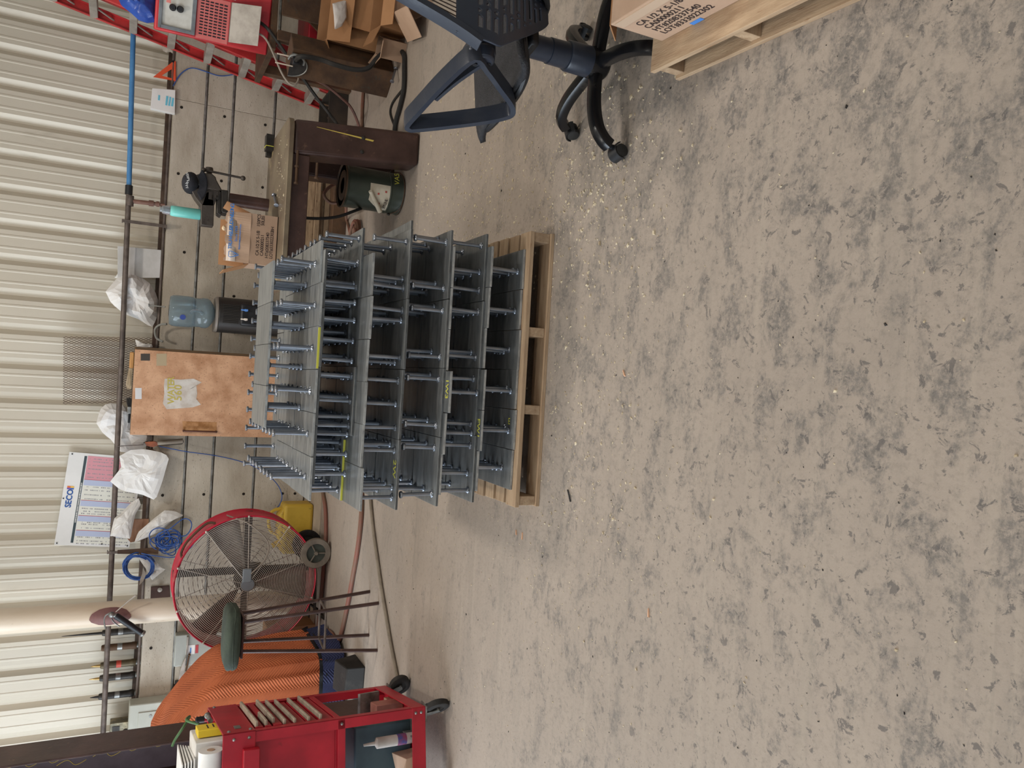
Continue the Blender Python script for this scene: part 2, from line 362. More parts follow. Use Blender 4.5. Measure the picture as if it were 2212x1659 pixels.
def embed(x0, x1, y0, y1, z, up, gap, studs, label, group, key=None, rot=0.):
    w, d = x1-x0, y1-y0; cx, cy = (x0+x1)/2, (y0+y1)/2
    t = thing('embed_plate', label, 'steel plate', (cx, cy, z), rot, group)
    o = bpy.data.objects.new('plate', plate_mesh(w, d)); COL.objects.link(o); o.parent = t
    for sx, sy in studs:
        for k in range(4):
            q = Vector((cx+sx, cy+sy)); hit = any((q-p).length < .034 for p in taken.get(gap, []))
            if not hit: break
            sy += .036 if sy < 0 else -.036
        taken.setdefault(gap, []).append(q)
        s = bpy.data.objects.new('stud', stud_me); COL.objects.link(s); s.parent = t
        lean = (random.gauss(0, .012), random.gauss(0, .012), random.random()*6)
        if up: s.location = (sx, sy, TH); s.rotation_euler = lean
        else: s.location = (sx, sy, 0); s.rotation_euler = (PI+lean[0], lean[1], lean[2])
    if key: EMB[key] = t
    return t
NS = lambda off: [(0, -.13+off), (0, -.038+off), (0, .052+off), (0, .142+off)]
WS = [(-.098, -.105), (.098, -.105), (-.098, .105), (.098, .105)]
WS2 = [(-.098, -.075), (.098, -.075), (-.098, .125), (.098, .125)]
WS3 = [(x, y) for x in (-.105, 0., .105) for y in (-.11, .01, .12)]
WS4 = [(x, y) for x in (-.085, .0, .085) for y in (-.09, .03, .135)]
def narrow(row, X0, X1, Yf, z, up, gap, layer, n=6, back=True, rows=2, dy=None, off=0.):
    w = (X1-X0)/n; face = 'studs up' if up else 'studs down'; D = .384
    for r in range(rows):
        for c in range(n):
            j = random.uniform(-.008, .008) + (dy[c] if dy and r == 0 else 0)
            if r == 0: lab = 'narrow steel plate, %s, %s layer from the pallet, %s from left in front' % (face, layer, ordn(c)); g = None
            else: lab = 'narrow steel plate, %s, %s layer from the pallet, %s from left in rear row' % (face, layer, ordn(c)); g = None
            embed(X0+c*w+.001, X0+(c+1)*w-.001, Yf+r*.392+j, Yf+r*.392+D+j, z, up, gap, NS(off), lab, g, (row, r, c), random.gauss(0, .006))
    if back:
        w = (X1-X0)/3
        for c in range(3):
            embed(X0+c*w+.002, X0+(c+1)*w-.002, Yf+.79, Yf+.955, z, up, gap, [(-.13, 0), (-.04, 0), (.05, 0), (.14, 0)], 'crosswise steel plate, %s, at the very back of the %s layer, %s from left' % (face, layer, ordn(c)), None, (row, 2, c))
def wide(row, X0, X1, Yf, z, up, gap, layer, n=4, ws=WS, dy=None):
    w = (X1-X0)/n; face = 'studs up' if up else 'studs down'; D = .304
    for r in range(3):
        for c in range(n):
            j = random.uniform(-.005, .005) + (dy[c] if dy and r == 0 else 0)
            if r == 0: lab = 'wide steel plate, %s, %s layer from the pallet, %s from left in front' % (face, layer, ordn(c)); g = None
            else: lab = 'wide steel plate, %s, %s layer from the pallet, %s from left in %s row' % (face, layer, ordn(c), 'middle' if r == 1 else 'rear'); g = None
            embed(X0+c*w+.001, X0+(c+1)*w-.001, Yf+r*.312+j, Yf+r*.312+D+j, z, up, gap, ws, lab, g, (row, r, c), random.gauss(0, .005))
narrow('1', -.460, .589, 2.985, T[0]-TH, True, 0, 'lowest', off=.03)
narrow('2lo', -.469, .584, 2.988, T[1]-2*TH, False, 0, 'second', dy=[.012, 0, -.004, .010, 0, -.006], off=-.015)
wide('2up', -.519, .639, 3.018, T[1]-TH, True, 1, 'second')
narrow('3lo', -.484, .563, 3.000, T[2]-2*TH, False, 1, 'third', dy=[.006, -.002, -.040, .004, 0, 0])
wide('3up', -.532, .631, 3.010, T[2]-TH, True, 2, 'third')
wide('4lo', -.525, .660, 3.080, T[3]-2*TH, False, 2, 'fourth', ws=WS2)
wide('4up', -.550, .619, 3.048, T[3]-TH, True, 3, 'fourth')
narrow('5lo', -.549, .500, 3.045, T[4]-2*TH, False, 3, 'fifth', dy=[-.01, .004, 0, .006, -.006, 0])
wide('5up', -.55, .62, 3.18, T[4]-TH, True, 4, 'fifth', dy=[.12, .0, .14, .0], ws=WS3)
wide('6lo', -.460, .509, 3.165, T[5]-2*TH, False, 4, 'sixth', ws=WS4)
narrow('6up', -.525, .549, 3.165, T[5]-TH, True, 5, 'sixth', dy=[-.006, 0, 0, -.004, 0, .045], off=.02)
w7 = .1797
for c in range(4):
    embed(-.248+c*w7+.001, -.248+(c+1)*w7-.001, 3.400+.004*c, 3.772+.004*c, T[6]-2*TH, False, 5, NS(-.02), '%s from left of the four topmost narrow steel plates, studs pointing down' % ordn(c).capitalize(), None, ('7', 0, c))
def mark(key, body, size, dx, dy, ux, uy):
    t = EMB[key]; l = t.matrix_basis.translation
    text(body, size, l+Vector((dx, dy, TH)), ux, uy, chalk, t, 'chalk_mark', .0006, .0006)
mark(('2lo', 0, 1), 'EW1', .042, .05, -.15, (-1, 0, 0), (0, -1, 0))
mark(('3lo', 0, 2), '1W3', .042, .055, -.15, (-1, 0, 0), (0, -1, 0))
mark(('1', 0, 1), 'E', .04, .02, -.13, (0, -1, 0), (1, 0, 0))
mark(('4up', 0, 0), '2W', .05, .06, -.10, (-1, 0, 0), (0, -1, 0))
ly = EMB[('6up', 0, 3)].matrix_basis.translation
MB().box((ly.x-.084, ly.y-.1935, ly.z+.001), (ly.x+.084, ly.y-.191, ly.z+TH-.001)).build('paint_stripe', chalk, EMB[('6up', 0, 3)])
ly = EMB[('5up', 0, 0)].matrix_basis.translation
MB().box((ly.x-.144, ly.y-.1545, ly.z+.001), (ly.x+.12, ly.y-.151, ly.z+TH-.001)).build('paint_stripe', chalk, EMB[('5up', 0, 0)])
# ------------------------------------------------------------------ office chair at the right
CH = Vector((1.235, 2.505, 0)); TH0 = math.radians(103)
chair = thing('office_chair', 'black office chair with slotted plastic back, raised loop arm and five-star castor base', 'chair', CH, TH0-PI/2)
plast = mat('dusty_black_plastic', (44, 49, 60), (62, 64, 70), 5, .34, 0, .06, 80, .5, .75, (1, 1, 1), 0, (96, 88, 78), 7, .68, .85)
gloss = mat('glossy_black_tube', (20, 20, 22), (70, 64, 58), 9, .25, 0, .02, 40, .6, .85)
meshm = mat('black_seat_mesh', (30, 31, 34), (44, 44, 48), 60, .6, 0, .5, 220)
CM = chair.matrix_basis.copy()
def cp(x, y, z): return CM @ Vector((x, y, z))                # chair frame: y is forward, x is right
for k in range(5):
    a = math.radians(46+72*k)-(TH0-PI/2); c, s_ = math.cos(a), math.sin(a)
    pts = smooth_path([cp(c*r, s_*r, z) for r, z in ((.0, .112), (.08, .124), (.18, .132), (.26, .122), (.305, .096), (.325, .070))], 5)
    sec = [(-.023, -.020), (-.026, 0), (-.019, .017), (0, .022), (.019, .017), (.026, 0), (.023, -.020)]
    MB().sweep(pts, sec).build('base_leg', gloss, chair, smooth=50)
    w = MB(); ctr = cp(c*.333, s_*.333, .026); t_ = (cp(-s_, c, 0)-cp(0, 0, 0)); o_ = (cp(c, s_, 0)-cp(0, 0, 0))
    cs = MB().lathe([(.0, -.006), (.020, -.006), (.0255, -.003), (.0255, .011), (.021, .014), (.0, .014)], ctr+t_*.013+o_*.008, t_, 20)
    cs.lathe([(.0, -.014), (.021, -.014), (.0255, -.011), (.0255, .003), (.020, .006), (.0, .006)], ctr-t_*.013+o_*.008, t_, 20)
    co = cs.build('castor', rubber, chair)
    h = MB(); hp = []
    for i in range(9):
        q = math.radians(-10+i*22); hp.append(ctr+o_*(.008+math.cos(q)*.031)+Vector((0, 0, math.sin(q)*.031)))
    h.sweep(hp, [(-.002, -.026), (-.002, .026), (.002, .026), (.002, -.026)], up=t_); h.cyl(cp(c*.325, s_*.325, .05), cp(c*.325, s_*.325, .085), .010)
    h.build('hood', black, co)
MB().lathe([(.050, .075), (.058, .085), (.058, .140), (.054, .160), (.044, .165)], CH, n=28).build('hub', gloss, chair)
MB().lathe([(.057, .150), (.056, .240), (.053, .245), (.048, .247), (.047, .32), (.043, .322), (.043, .40), (.038, .402), (.037, .44)], CH, n=28).build('gas_lift', plast, chair)
MB().box((-.10, -.14, .435), (.10, .12, .475), CM).build('tilt_mechanism', black, chair, .012)
def seatf(u, v):
    x = (u-.5)*2; y = (v-.5)*2; z = .530-.020*(1-x*x)*(1-y*y)+.004*abs(x)**3-.020*abs(x)**8
    if y > .45: z -= .035*((y-.45)/.55)**2
    if y < -.7: z += .03*((-y-.7)/.3)**2
    hw = .272*(1-.08*max(0, -y)**2); return cp(x*hw, y*.235+.02, z)
MB().grid(seatf, 24, 24).build('seat', meshm, chair, solid=.022, smooth=60)
rim = []
for i in range(64):
    t = 2*PI*i/64; x = math.copysign(abs(math.cos(t))**.45, math.cos(t)); y = math.copysign(abs(math.sin(t))**.45, math.sin(t))
    rim.append(seatf(x*.5+.5, y*.5+.5)-Vector((0, 0, .012)))
MB().tube(rim, .014, 8, True).build('seat_frame', black, chair)
# slotted lower back shell, curved, made as a plate with its slots cut through
def backpt(x, z):
    y = -.235-.16*(z-.47)*.9+.28*x*x+.05*math.sin((z-.46)/.36*PI)*-1
    return cp(x, y, z)
shell_m = MB(); NXc, NZc = 132, 84; xw = .272
def half(z):
    t = (z-.455)/.37
    return xw*min(1, (.30+1.05*t**.75)) if t < .62 else xw*(1.0-.10*(t-.62)/.38)
def slot(x, z):
    r = (z-.50)/.0265; i = round(r)
    if i < 0 or i > 9: return False
    dz = abs(r-i)*.0265; q = z-.50-i*.0265
    x2 = x+.5*x*x+(.018 if i % 2 else 0)
    if abs(x) > half(z)-.035: return False
    k = round(x2/.092); d = abs(x2-k*.092)
    if d < .034: e = max(0, d-.029); return math.hypot(e, q) < .0062
    return math.hypot(abs(d)-.046, q) < .0052
idx = {}
for j in range(NZc+1):
    for i in range(NXc+1):
        z = .458+.352*j/NZc; x = half(z)*(2*i/NXc-1); idx[i, j] = len(shell_m.v); shell_m.v.append(backpt(x, z))
for j in range(NZc):
    for i in range(NXc):
        z = .458+.352*(j+.5)/NZc; x = half(z)*(2*(i+.5)/NXc-1)
        if not slot(x, z): shell_m.f.append((idx[i, j], idx[i+1, j], idx[i+1, j+1], idx[i, j+1]))
shell_m.build('back_shell', plast, chair, solid=.007, smooth=40)
# upper frame with strings
def upx(z): return .262-.118*math.sin(min(1, (z-.76)/.30)*PI/2)+(.12*((z-1.04)/.2) if z > 1.04 else 0)
fr = [backpt(-upx(.735+.037*i), .735+.037*i) for i in range(14)]
top = [backpt(-upx(1.216)+2*upx(1.216)*i/12, 1.235+.02*math.sin(i/12*PI)) for i in range(13)]
fr2 = [backpt(upx(.735+.037*i), .735+.037*i) for i in range(13, -1, -1)]
MB().sweep(fr+top+fr2, [(-.010, -.022), (.010, -.022), (.012, .0), (.010, .022), (-.010, .022), (-.012, 0)], up=(cp(0, 1, 0)-cp(0, 0, 0))).build('back_frame', plast, chair, smooth=50)
st = MB()
for i in range(34):
    s_ = (i+.5)/34*2-1
    st.tube([backpt(s_*upx(z), z) for z in (.80, .9, 1.0, 1.1, 1.2, 1.235)], .0021, 5)
st.build('back_strings', mat('taupe_string', (70, 58, 50), None, rough=.7), chair)
for sx in (-1, 1):
    # arm: triangular loop pivoting at the back frame, its tip raised and pushed forward
    L_ = [(-.225, .730), (-.10, .775), (.05, .812), (.125, .828), (.142, .815), (.138, .795), (.10, .715), (.04, .60), (-.005, .530), (-.035, .505), (-.075, .525), (-.135, .600), (-.190, .670)]
    def ap(y, z): return cp(sx*(.268+.06*max(0, y+.2)/.35), y, z)
    pts = [ap(*q) for q in L_]; cl = pts+pts[:1]
    pth = []
    k = len(pts)
    for i in range(k):
        a, b, c, d = pts[i-1], pts[i], pts[(i+1) % k], pts[(i+2) % k]
        for j in range(4): t = j/4; pth.append(.5*((2*b)+(c-a)*t+(2*a-5*b+4*c-d)*t*t+(3*b-a-3*c+d)*t**3))
    side = (cp(1, 0, 0)-cp(0, 0, 0))
    MB().sweep(pth, [(-.009, -.030), (.009, -.028), (.012, 0), (.009, .028), (-.009, .030), (-.011, 0)], True, side).build('arm_loop', plast, chair, smooth=50)
    MB().sweep(smooth_path([ap(-.19, .69), ap(-.10, .735), ap(.0, .772)], 4), [(-.006, -.012), (.006, -.012), (.006, .012), (-.006, .012)], up=side).build('arm_strut', plast, chair)
    bk = MB().cyl(ap(-.205, .690)-side*.034*sx, ap(-.205, .690)+side*.012*sx, .042, .036, 16)
    bk.box((sx*.215, -.235, .655), (sx*.262, -.165, .745), CM)
    bo = bk.build('arm_bracket', plast, chair, .008)
    for dz in (-.018, .022):
        MB().cyl(ap(-.20+dz*.4, .69+dz)+side*sx*.008, ap(-.20+dz*.4, .69+dz)+side*sx*.0145, .0075, n=12).build('screw_hole', black, bo)
MB().sweep(smooth_path([cp(0, -.10, .455), cp(0, -.22, .455), cp(0, -.285, .50), cp(0, -.30, .60)], 5), [(-.04, -.008), (.04, -.008), (.04, .008), (-.04, .008)], up=(cp(1, 0, 0)-cp(0, 0, 0)).cross(Vector((0, 0, 1)))).build('back_bracket', black, chair)
# ------------------------------------------------------------------ pallet with a carton at the right edge
RX, RYB = 1.075, 2.135
rp = thing('pallet', 'wooden pallet at the right edge carrying a printed carton', 'pallet', (RX+.5, RYB-.6, 0), math.radians(-2.5))
RM = Matrix.Translation((RX, RYB, 0)) @ Matrix.Rotation(math.radians(-2.5), 4, 'Z')
for i, x in enumerate((0, .16, .29, .42, .55, .68, .81, .92)):
    MB().box((x, -1.2, .105), (x+(.135 if i in (0, 7) else .10), 0, .124), RM).build('deck_board', woody, rp, .002, 0)
for y in (-.045, -.40, -.76, -1.17):
    MB().box((.012, y, .018), (1.04, y+.04, .105), RM).build('stringer', wood, rp, .002, 0)
for x in (0, .48, .92):
    MB().box((x, -1.2, 0), (x+.11, 0, .018), RM).build('bottom_board', woody, rp, .002, 0)
BX0, BY1 = .085, -.055
bx = thing('carton', 'printed cardboard carton with blue tape lying on the right-hand pallet', 'box', RM @ Vector((.3, -.35, .124)), math.radians(-2.5))
MB().box((BX0, BY1-.40, .125), (BX0+.40, BY1, .33), RM).build('body', card, bx, .004, 0)
fl_ = MB(); a, b, c, d = [RM @ Vector(q) for q in ((BX0, BY1+.001, .33), (BX0+.4, BY1+.001, .33), (BX0+.4, BY1+.09, .25), (BX0, BY1+.09, .25))]
fl_.add([a, b, c, d], [(0, 1, 2, 3)]).build('flap', card_in, bx, solid=.004, smooth=0)
MB().box((BX0-.004, BY1-.30, .290), (BX0+.0, BY1-.02, .325), RM).build('tape_strip', mat('clear_tape', (196, 170, 146), None, rough=.25), bx)
nx = RM.to_3x3() @ Vector((0, -1, 0)); nz = Vector((0, 0, 1))
for i, s_ in enumerate(('CA 1/2 X 5-1/8', 'CA00000211', 'HT#208337540', 'LOT#333022302')):
    text(s_, .034, RM @ Vector((BX0, BY1-.055, .252-.032*i)), nx, nz, print_ink, bx, 'print', .0012, .0004)
MB().box((BX0-.0015, BY1-.21, .126), (BX0, BY1-.16, .142), RM).build('blue_tape', mat('blue_tape', (70, 130, 205), None, rough=.6), bx)
# ------------------------------------------------------------------ steel work bench
bench_top_m = mat('worn_bench_steel', (136, 122, 100), (106, 90, 74), 4, .5, .3, .08, 25, .35, .65, (1, 1, 1), 0, (176, 158, 116), 6, .62, .75)
BZ = .84
bench = thing('work_bench', 'heavy brown steel work bench with vise post by the concrete wall', 'workbench', (1.05, 5.2, 0))
tp = MB(); out = []
x0, x1, y0, y1, r = .50, 1.56, 4.83, 5.62, .07
for cx, cy, a0 in ((x1-r, y1-r, 0), (x0+r, y1-r, 90), (x0+r, y0+r, 180), (x1-r, y0+r, 270)):
    for i in range(6): a = math.radians(a0+i*18); out.append((cx+r*math.cos(a), cy+r*math.sin(a), BZ-.032))
tp.prism(out, (0, 0, .032)).build('bench_top', bench_top_m, bench, .004)
def hollow_leg(xb, xt, w, y0, d, z1):
    m = MB()
    m.hexa([(xb, y0, 0), (xb+w, y0, 0), (xb+w, y0+d, 0), (xb, y0+d, 0)], [(xt, y0, z1), (xt+w, y0, z1), (xt+w, y0+d, z1), (xt, y0+d, z1)])
    return m
lg = hollow_leg(1.405, 1.335, .215, 4.845, .20, BZ-.032).build('leg', brown_steel, bench, .022, seg=3)
MB().prism([PY(684, 274, 4.842), PY(686, 274, 4.842), PY(808, 303, 4.842), PY(806, 306, 4.842)], (0, .004, 0)).build('paint_line', mat('yellow_line', (208, 184, 90), None, rough=.8), lg)
for x, y in ((785, 298), (782, 328)):
    p = PY(x, y, 4.845); MB().lathe([(.014, .004), (.012, .010), (.006, .013), (0, .013)], (p.x, 4.848, p.z), (0, -1, 0), 10).build('weld_plug', dark_steel, lg)
hollow_leg(.54, .56, .20, 4.90, .20, BZ-.032).build('leg', brown_steel, bench, .022, seg=3)
hollow_leg(1.36, 1.34, .18, 5.36, .18, BZ-.032).build('leg', brown_steel, bench, .02, seg=3)
hollow_leg(.55, .56, .18, 5.36, .18, BZ-.032).build('leg', brown_steel, bench, .02, seg=3)
pg = MB()
q = [PY(625, 350, 5.2), PY(640, 350, 5.2)]
MB().box((.62, 4.86, .70), (1.34, 4.90, BZ-.032)).build('apron', brown_steel, bench, .006)
MB().box((.62, 5.15, .67), (1.34, 5.25, BZ-.032)).build('cross_beam', brown_steel, bench, .006)
for x, y0_, y1_ in ((643, 325, 362), (641, 356, 398), (685, 352, 387)):
    a, b = PY(x, y0_, 4.842), PY(x-2, y1_, 4.842)
    MB().lathe([(.008, 0), (.008, (b-a).length-.012), (.015, (b-a).length-.012), (.015, (b-a).length), (0, (b-a).length)], a, b-a, 12).build('peg', rust, bench)
# vise on its pipe post
V = 5.50
vise = thing('bench_vise', 'dark iron bench vise on a brown pipe post at the back of the bench', 'vise', (1.13, V, BZ))
def vp(x, y, Y=V-.055): return PY(x, y, Y)
a = PY(572, 446, V); b = PY(494, 436, V); a.z = BZ
MB().cyl((1.128, V, BZ), (1.128, V, b.z), .043, n=24).build('post', brown_steel, vise)
MB().prism([vp(*q) for q in ((478, 409), (493, 411), (492, 461), (478, 458))], (0, .13, 0)).build('swivel_base', dark_steel, vise, .006)
MB().prism([vp(*q) for q in ((470, 413), (478, 414), (478, 466), (469, 460))], (0, .11, 0)).build('clamp_plate', dark_steel, vise, .004)
iron = mat('vise_iron', (84, 76, 68), (60, 54, 50), 9, .5, .4, .15, 50, .35, .65, (1, 1, 1), 0, (48, 40, 34), 20, .6, .72)
MB().prism([vp(*q) for q in ((412, 409), (434, 405), (476, 412), (478, 420), (470, 424), (462, 446), (436, 445), (430, 438), (421, 426))], (0, .105, 0)).build('fixed_jaw', iron, vise, .006)
MB().prism([vp(*q) for q in ((434, 408), (464, 409), (461, 489), (434, 486))], (0, .075, 0)).build('slide', iron, vise, .005)
MB().prism([vp(*q) for q in ((408, 382), (428, 376), (442, 373), (458, 375), (466, 382), (468, 389), (480, 411), (470, 413), (448, 408), (436, 404), (428, 399), (410, 398))], (0, .105, 0)).build('moving_jaw', iron, vise, .007)
MB().lathe([(.0, 0), (.022, 0), (.025, .008), (.025, .026), (.018, .034), (.012, .06)], vp(452, 362, V), vp(452, 374, V)-vp(452, 362, V), 18).build('screw_head', iron, vise)
hd = MB(); a, b = vp(440, 367, V-.03), vp(525, 385, V-.03)
hd.cyl(a, b, .0075, n=12); hd.ball(a, .016, 14); hd.ball(b, .017, 14); hd.build('handle', iron, vise)
for x, y in ((463, 431), (470, 428)):
    p = vp(x, y, V-.06); MB().cyl(p, p+Vector((0, .02, 0)), .010, n=6).build('bolt', dark_steel, vise)
# cap hung over the jaw
capm = mat('black_cap_cloth', (24, 25, 30), (36, 36, 42), 12, .85, 0, .2, 90)
cap = thing('cap', 'black peaked cap with white lettering hung over the vise jaw', 'cap', (1.14, V-.02, 1.30))
cc = vp(408, 395, V-.02)
MB().ball(cc+Vector((.0, 0, -.01)), .075, 20, (.95, .95, .72), lambda d: 1+.05*noise.noise(d*3)).build('crown', capm, cap)
bl = MB()
def brim(u, v):
    an = (u-.5)*2.2; rr = .07+v*.07; return cc+Vector((math.sin(an)*rr*.8-.01, -.035-.01*v, -.02-math.cos(an)*rr*.72+.010*math.cos(an*2)))
bl.grid(brim, 14, 5).build('brim', capm, cap, solid=.004, smooth=60)
em_ = MB(); random.seed(3)
for i in range(9):
    q = cc+Vector((-.045+.011*i, -.0715+.0006*(i-4)**2, .004+.004*math.sin(i))); em_.tube([q, q+Vector((.003*random.uniform(-2, 2), .003, .016)), q+Vector((.008, .002, .006*random.random()))], .0016, 5)
em_.build('embroidery', mat('white_thread', (226, 226, 224), None, rough=.8), cap)
# mint bottle on the slide
bt = thing('drink_bottle', 'mint green bottle with clear lid standing on the vise slide', 'bottle', (.945, V-.01, 1.27))
p0 = vp(434, 464, V-.01); p0.z = vp(434, 470, V-.055).z+.001
mint = mat('mint_plastic', (122, 206, 196), (108, 190, 180), 4, .3)
MB().lathe([(.0, 0), (.032, 0), (.035, .005), (.035, .155), (.033, .175), (.028, .183), (0, .183)], p0, n=28).build('body', mint, bt)
MB().lathe([(.0295, .183), (.0295, .205), (.025, .228), (.017, .232), (.017, .244), (0, .244)], p0, n=28).build('lid', mat('clear_lid', (214, 224, 230), None, rough=.08, trans=.75), bt)
MB().lathe([(.012, .184), (.012, .222), (0, .222)], p0, n=14).build('spout', mat('dark_spout', (52, 56, 62), None, rough=.4), bt)
# open carton with print
FY = 5.035
cb = thing('carton', 'open stud-weld carton with blue and black print on the work bench', 'box', (.82, 5.15, BZ))
cx0, cx1 = .655, .968; zf = PY(540, 520, FY).z; zt = PY(486, 515, FY).z
cm_ = MB()
for a, b in (((cx0, FY, BZ), (cx1, FY+.005, zf)), ((cx0, FY+.255, BZ), (cx1, FY+.26, zf)), ((cx0, FY+.005, BZ), (cx0+.005, FY+.255, zf)), ((cx1-.005, FY+.005, BZ), (cx1, FY+.255, zf)), ((cx0, FY, BZ), (cx1, FY+.26, BZ+.005))):
    cm_.box(a, b)
cm_.build('body', card, cb)
ff = MB(); n = 22
topz = [zt+.012*noise.noise(Vector((i*.7, 3, 0)))-(.010 if i % 5 == 2 else 0) for i in range(n+1)]
ff.add([Vector((cx0+(cx1-cx0)*i/n, FY-.002+.004*math.sin(i*.6), zf)) for i in range(n+1)]+[Vector((cx0+.004+(cx1-cx0-.01)*i/n, FY+.012+.006*math.sin(i*.5), topz[i])) for i in range(n+1)], [(i, i+1, n+2+i, n+1+i) for i in range(n)])
ff.build('front_flap', card, cb, solid=.004, smooth=0)
MB().add([Vector((cx0+.003, FY+.0065, zt-.012)), Vector((cx1-.003, FY+.0065, zt-.010)), Vector((cx1-.003, FY+.0035, zt-.062)), Vector((cx0+.003, FY+.0035, zt-.066))], [(0, 1, 2, 3)]).build('clear_tape', mat('packing_tape', (206, 186, 168), None, rough=.25), cb, solid=.001)
for sx, xx in ((1, cx1), (-1, cx0)):
    MB().add([(xx, FY+.01, zf), (xx, FY+.25, zf), (xx+sx*.055, FY+.24, zf+.145), (xx+sx*.055, FY+.015, zf+.145)], [(0, 1, 2, 3)]).build('side_flap', card_in, cb, solid=.005, smooth=0)
MB().add([(cx0, FY+.256, zf), (cx1, FY+.256, zf), (cx1-.01, FY+.30, zf+.15), (cx0+.01, FY+.30, zf+.15)], [(0, 1, 2, 3)]).build('rear_flap', card_in, cb, solid=.005, smooth=0)
MB().ball((.86, FY+.035, zt+.006), .016, 10, (1, .8, .8), lambda d: 1+.3*noise.noise(d*4)).build('torn_tuft', mat('torn_card', (222, 196, 160), None, rough=.9), cb)
TX = Vector((1, 0, 0)); TZ = Vector((0, .05, 1))
text('TRU-WELD', .030, (cx0+.075, FY-.001, zf+.105), TX, TZ, blue_ink, cb, 'print', .0045, .0009, spacing=.86)
text('STUD WELDING', .030, (cx0+.192, FY-.001, zf+.105), TX, TZ, blue_ink, cb, 'print', .0045, .0009, spacing=.66)
text('Since 1959', .022, (cx0+.125, FY-.001, zf+.076), TX, TZ, blue_ink, cb, 'print', .0045, .0002)
text('Made in America by an American Company', .013, (cx0+.078, FY-.001, zf+.058), TX, TZ, blue_ink, cb, 'print', .0045, .0003, spacing=.7)
lgp = [Vector((cx0+.045+.026*math.cos(a), FY+.001, zf+.088+.034*math.sin(a)*(1 if math.sin(a) > 0 else 1))) for a in [2*PI*i/3+PI/2 for i in range(3)]]
lo_ = MB()
tri = [lgp[0]+Vector((0, 0, -.068)), lgp[1]+Vector((0, 0, .05)), lgp[2]+Vector((0, 0, .05))]
pts = []
for i in range(3):
    a, b = tri[i], tri[(i+1) % 3]
    for t in (.16, .5, .84): pts.append(a.lerp(b, t))
lo_.tube([p+Vector((0, -.006, 0)) for p in pts], .0022, 5, True)
lo_.tube([tri[0]+Vector((-.008, -.006, .030)), tri[0]+Vector((.0, -.006, .045)), tri[0]+Vector((.006, -.006, .028)), tri[0]+Vector((.0, -.006, .018))], .0016, 5, True)
lo_.build('print_emblem', blue_ink, cb)
for s_, sz, dx, dz in (('CA 1/2 X 5-1/8', .0275, .055, -.055), ('150PCS', .0275, .235, -.055), ('CA00000211', .0275, .055, -.082), ('50LBS', .0275, .245, -.079), ('HT#208337540', .0275, .045, -.113), ('LOT#333022302', .0275, .045, -.139), ('BH', .026, .215, -.139)):
    text(s_, sz, (cx0+dx, FY, zf+dz), (1, 0, 0), (0, 0, 1), print_ink, cb, 'print', .0012, .0002, spacing=.9)
# loose pieces on the bench
for i, (x, y, w, d, h, lb) in enumerate(((1.535, 5.44, .105, .08, .05, 'larger dark steel block with a yellow stripe lying on the bench end'), (1.475, 5.50, .035, .05, .035, 'small dark steel cube on the bench beside the larger block'))):
    t = thing('steel_block', lb, 'steel block', (x, y, BZ))
    MB().box((x-w/2, y-d/2, BZ), (x+w/2, y+d/2, BZ+h)).build('block', dark_steel, t, .002, 0)
    if i == 0: MB().box((x-w/2+.022, y-d/2-.001, BZ+.001), (x-w/2+.027, y+d/2, BZ+h+.001)).build('paint_stripe', chalk, t)
a, b = PZ(592, 421, BZ+.0135), PZ(598, 450, BZ+.0135)
ls = put('headed_stud', stud_me.copy(), studm); ls.location = a; ls.rotation_euler = (b-a).to_track_quat('Z', 'Y').to_euler()
tag(ls, 'single headed steel stud lying loose on the bench top', 'stud')
# drum under the bench
BK = Vector((1.285, 5.235, 0)); olive = mat('dark_green_paint', (62, 68, 58), (48, 54, 46), 5, .4, .1, .05, 30, .4, .65, (1, 1, 1), 0, (92, 72, 46), 8, .68, .76)
pail = thing('paint_pail', 'dark green steel pail with peeling paper label under the work bench', 'pail', BK)
MB().lathe([(.0, .002), (.136, .002), (.140, .0), (.143, .010), (.139, .018), (.140, .09), (.1435, .094), (.1435, .100), (.140, .104), (.141, .385), (.146, .392), (.149, .400)], BK, n=40).build('body', olive, pail)
MB().lathe([(.149, .400), (.150, .408), (.146, .411), (.140, .400), (.105, .398), (.100, .404), (.06, .404), (.05, .398), (0, .398)], BK, n=40).build('lid', rust, pail)
MB().lathe([(.1445, .004), (.1445, .010)], BK, n=40).build('base_rim', rust, pail)
def arc(a0, a1, z0, z1, n=10, rr=.1423):
    return [[BK+Vector((rr*math.sin(math.radians(a0+(a1-a0)*i/n)), -rr*math.cos(math.radians(a0+(a1-a0)*i/n)), z)) for i in range(n+1)] for z in (z0, z1)]
A_, B_ = arc(-72, 6, .105, .245); lm = MB(); n = 10
lm.add(A_+[B_[i]+Vector((0, 0, -.09*max(0, (4-i)/4))) for i in range(n+1)], [(i, i+1, n+2+i, n+1+i) for i in range(n)])
lab = lm.build('paper_label', mat('cream_label', (206, 196, 176), (184, 172, 150), 10, .8), pail, smooth=60)
fm = MB(); c0 = BK+Vector((-.135, -.045, .15)); c1 = BK+Vector((-.045, -.145, .25))
fm.cyl(c0+Vector((-.02, -.03, 0)), c1+Vector((0, -.012, 0)), .017, .013, 10).build('curled_corner', MATS['cream_label'], lab)
text('XYLENE', .030, BK+Vector((-.128, -.068, .118)), (.60, -.80, 0), (0, 0, 1), print_ink, lab, 'lettering', .004, .0003, spacing=.75)
for i, (ang, z) in enumerate(((-12, .135), (-20, .185), (-40, .20), (-48, .17))):
    q = math.radians(ang); c = BK+Vector((.1435*math.sin(q), -.1435*math.cos(q), z)); d_ = Vector((math.sin(q), -math.cos(q), 0))
    MB().cyl(c, c+d_*.001, .009, n=4).build('hazard_mark', mat('red_print', (170, 70, 60), None, rough=.8), lab)
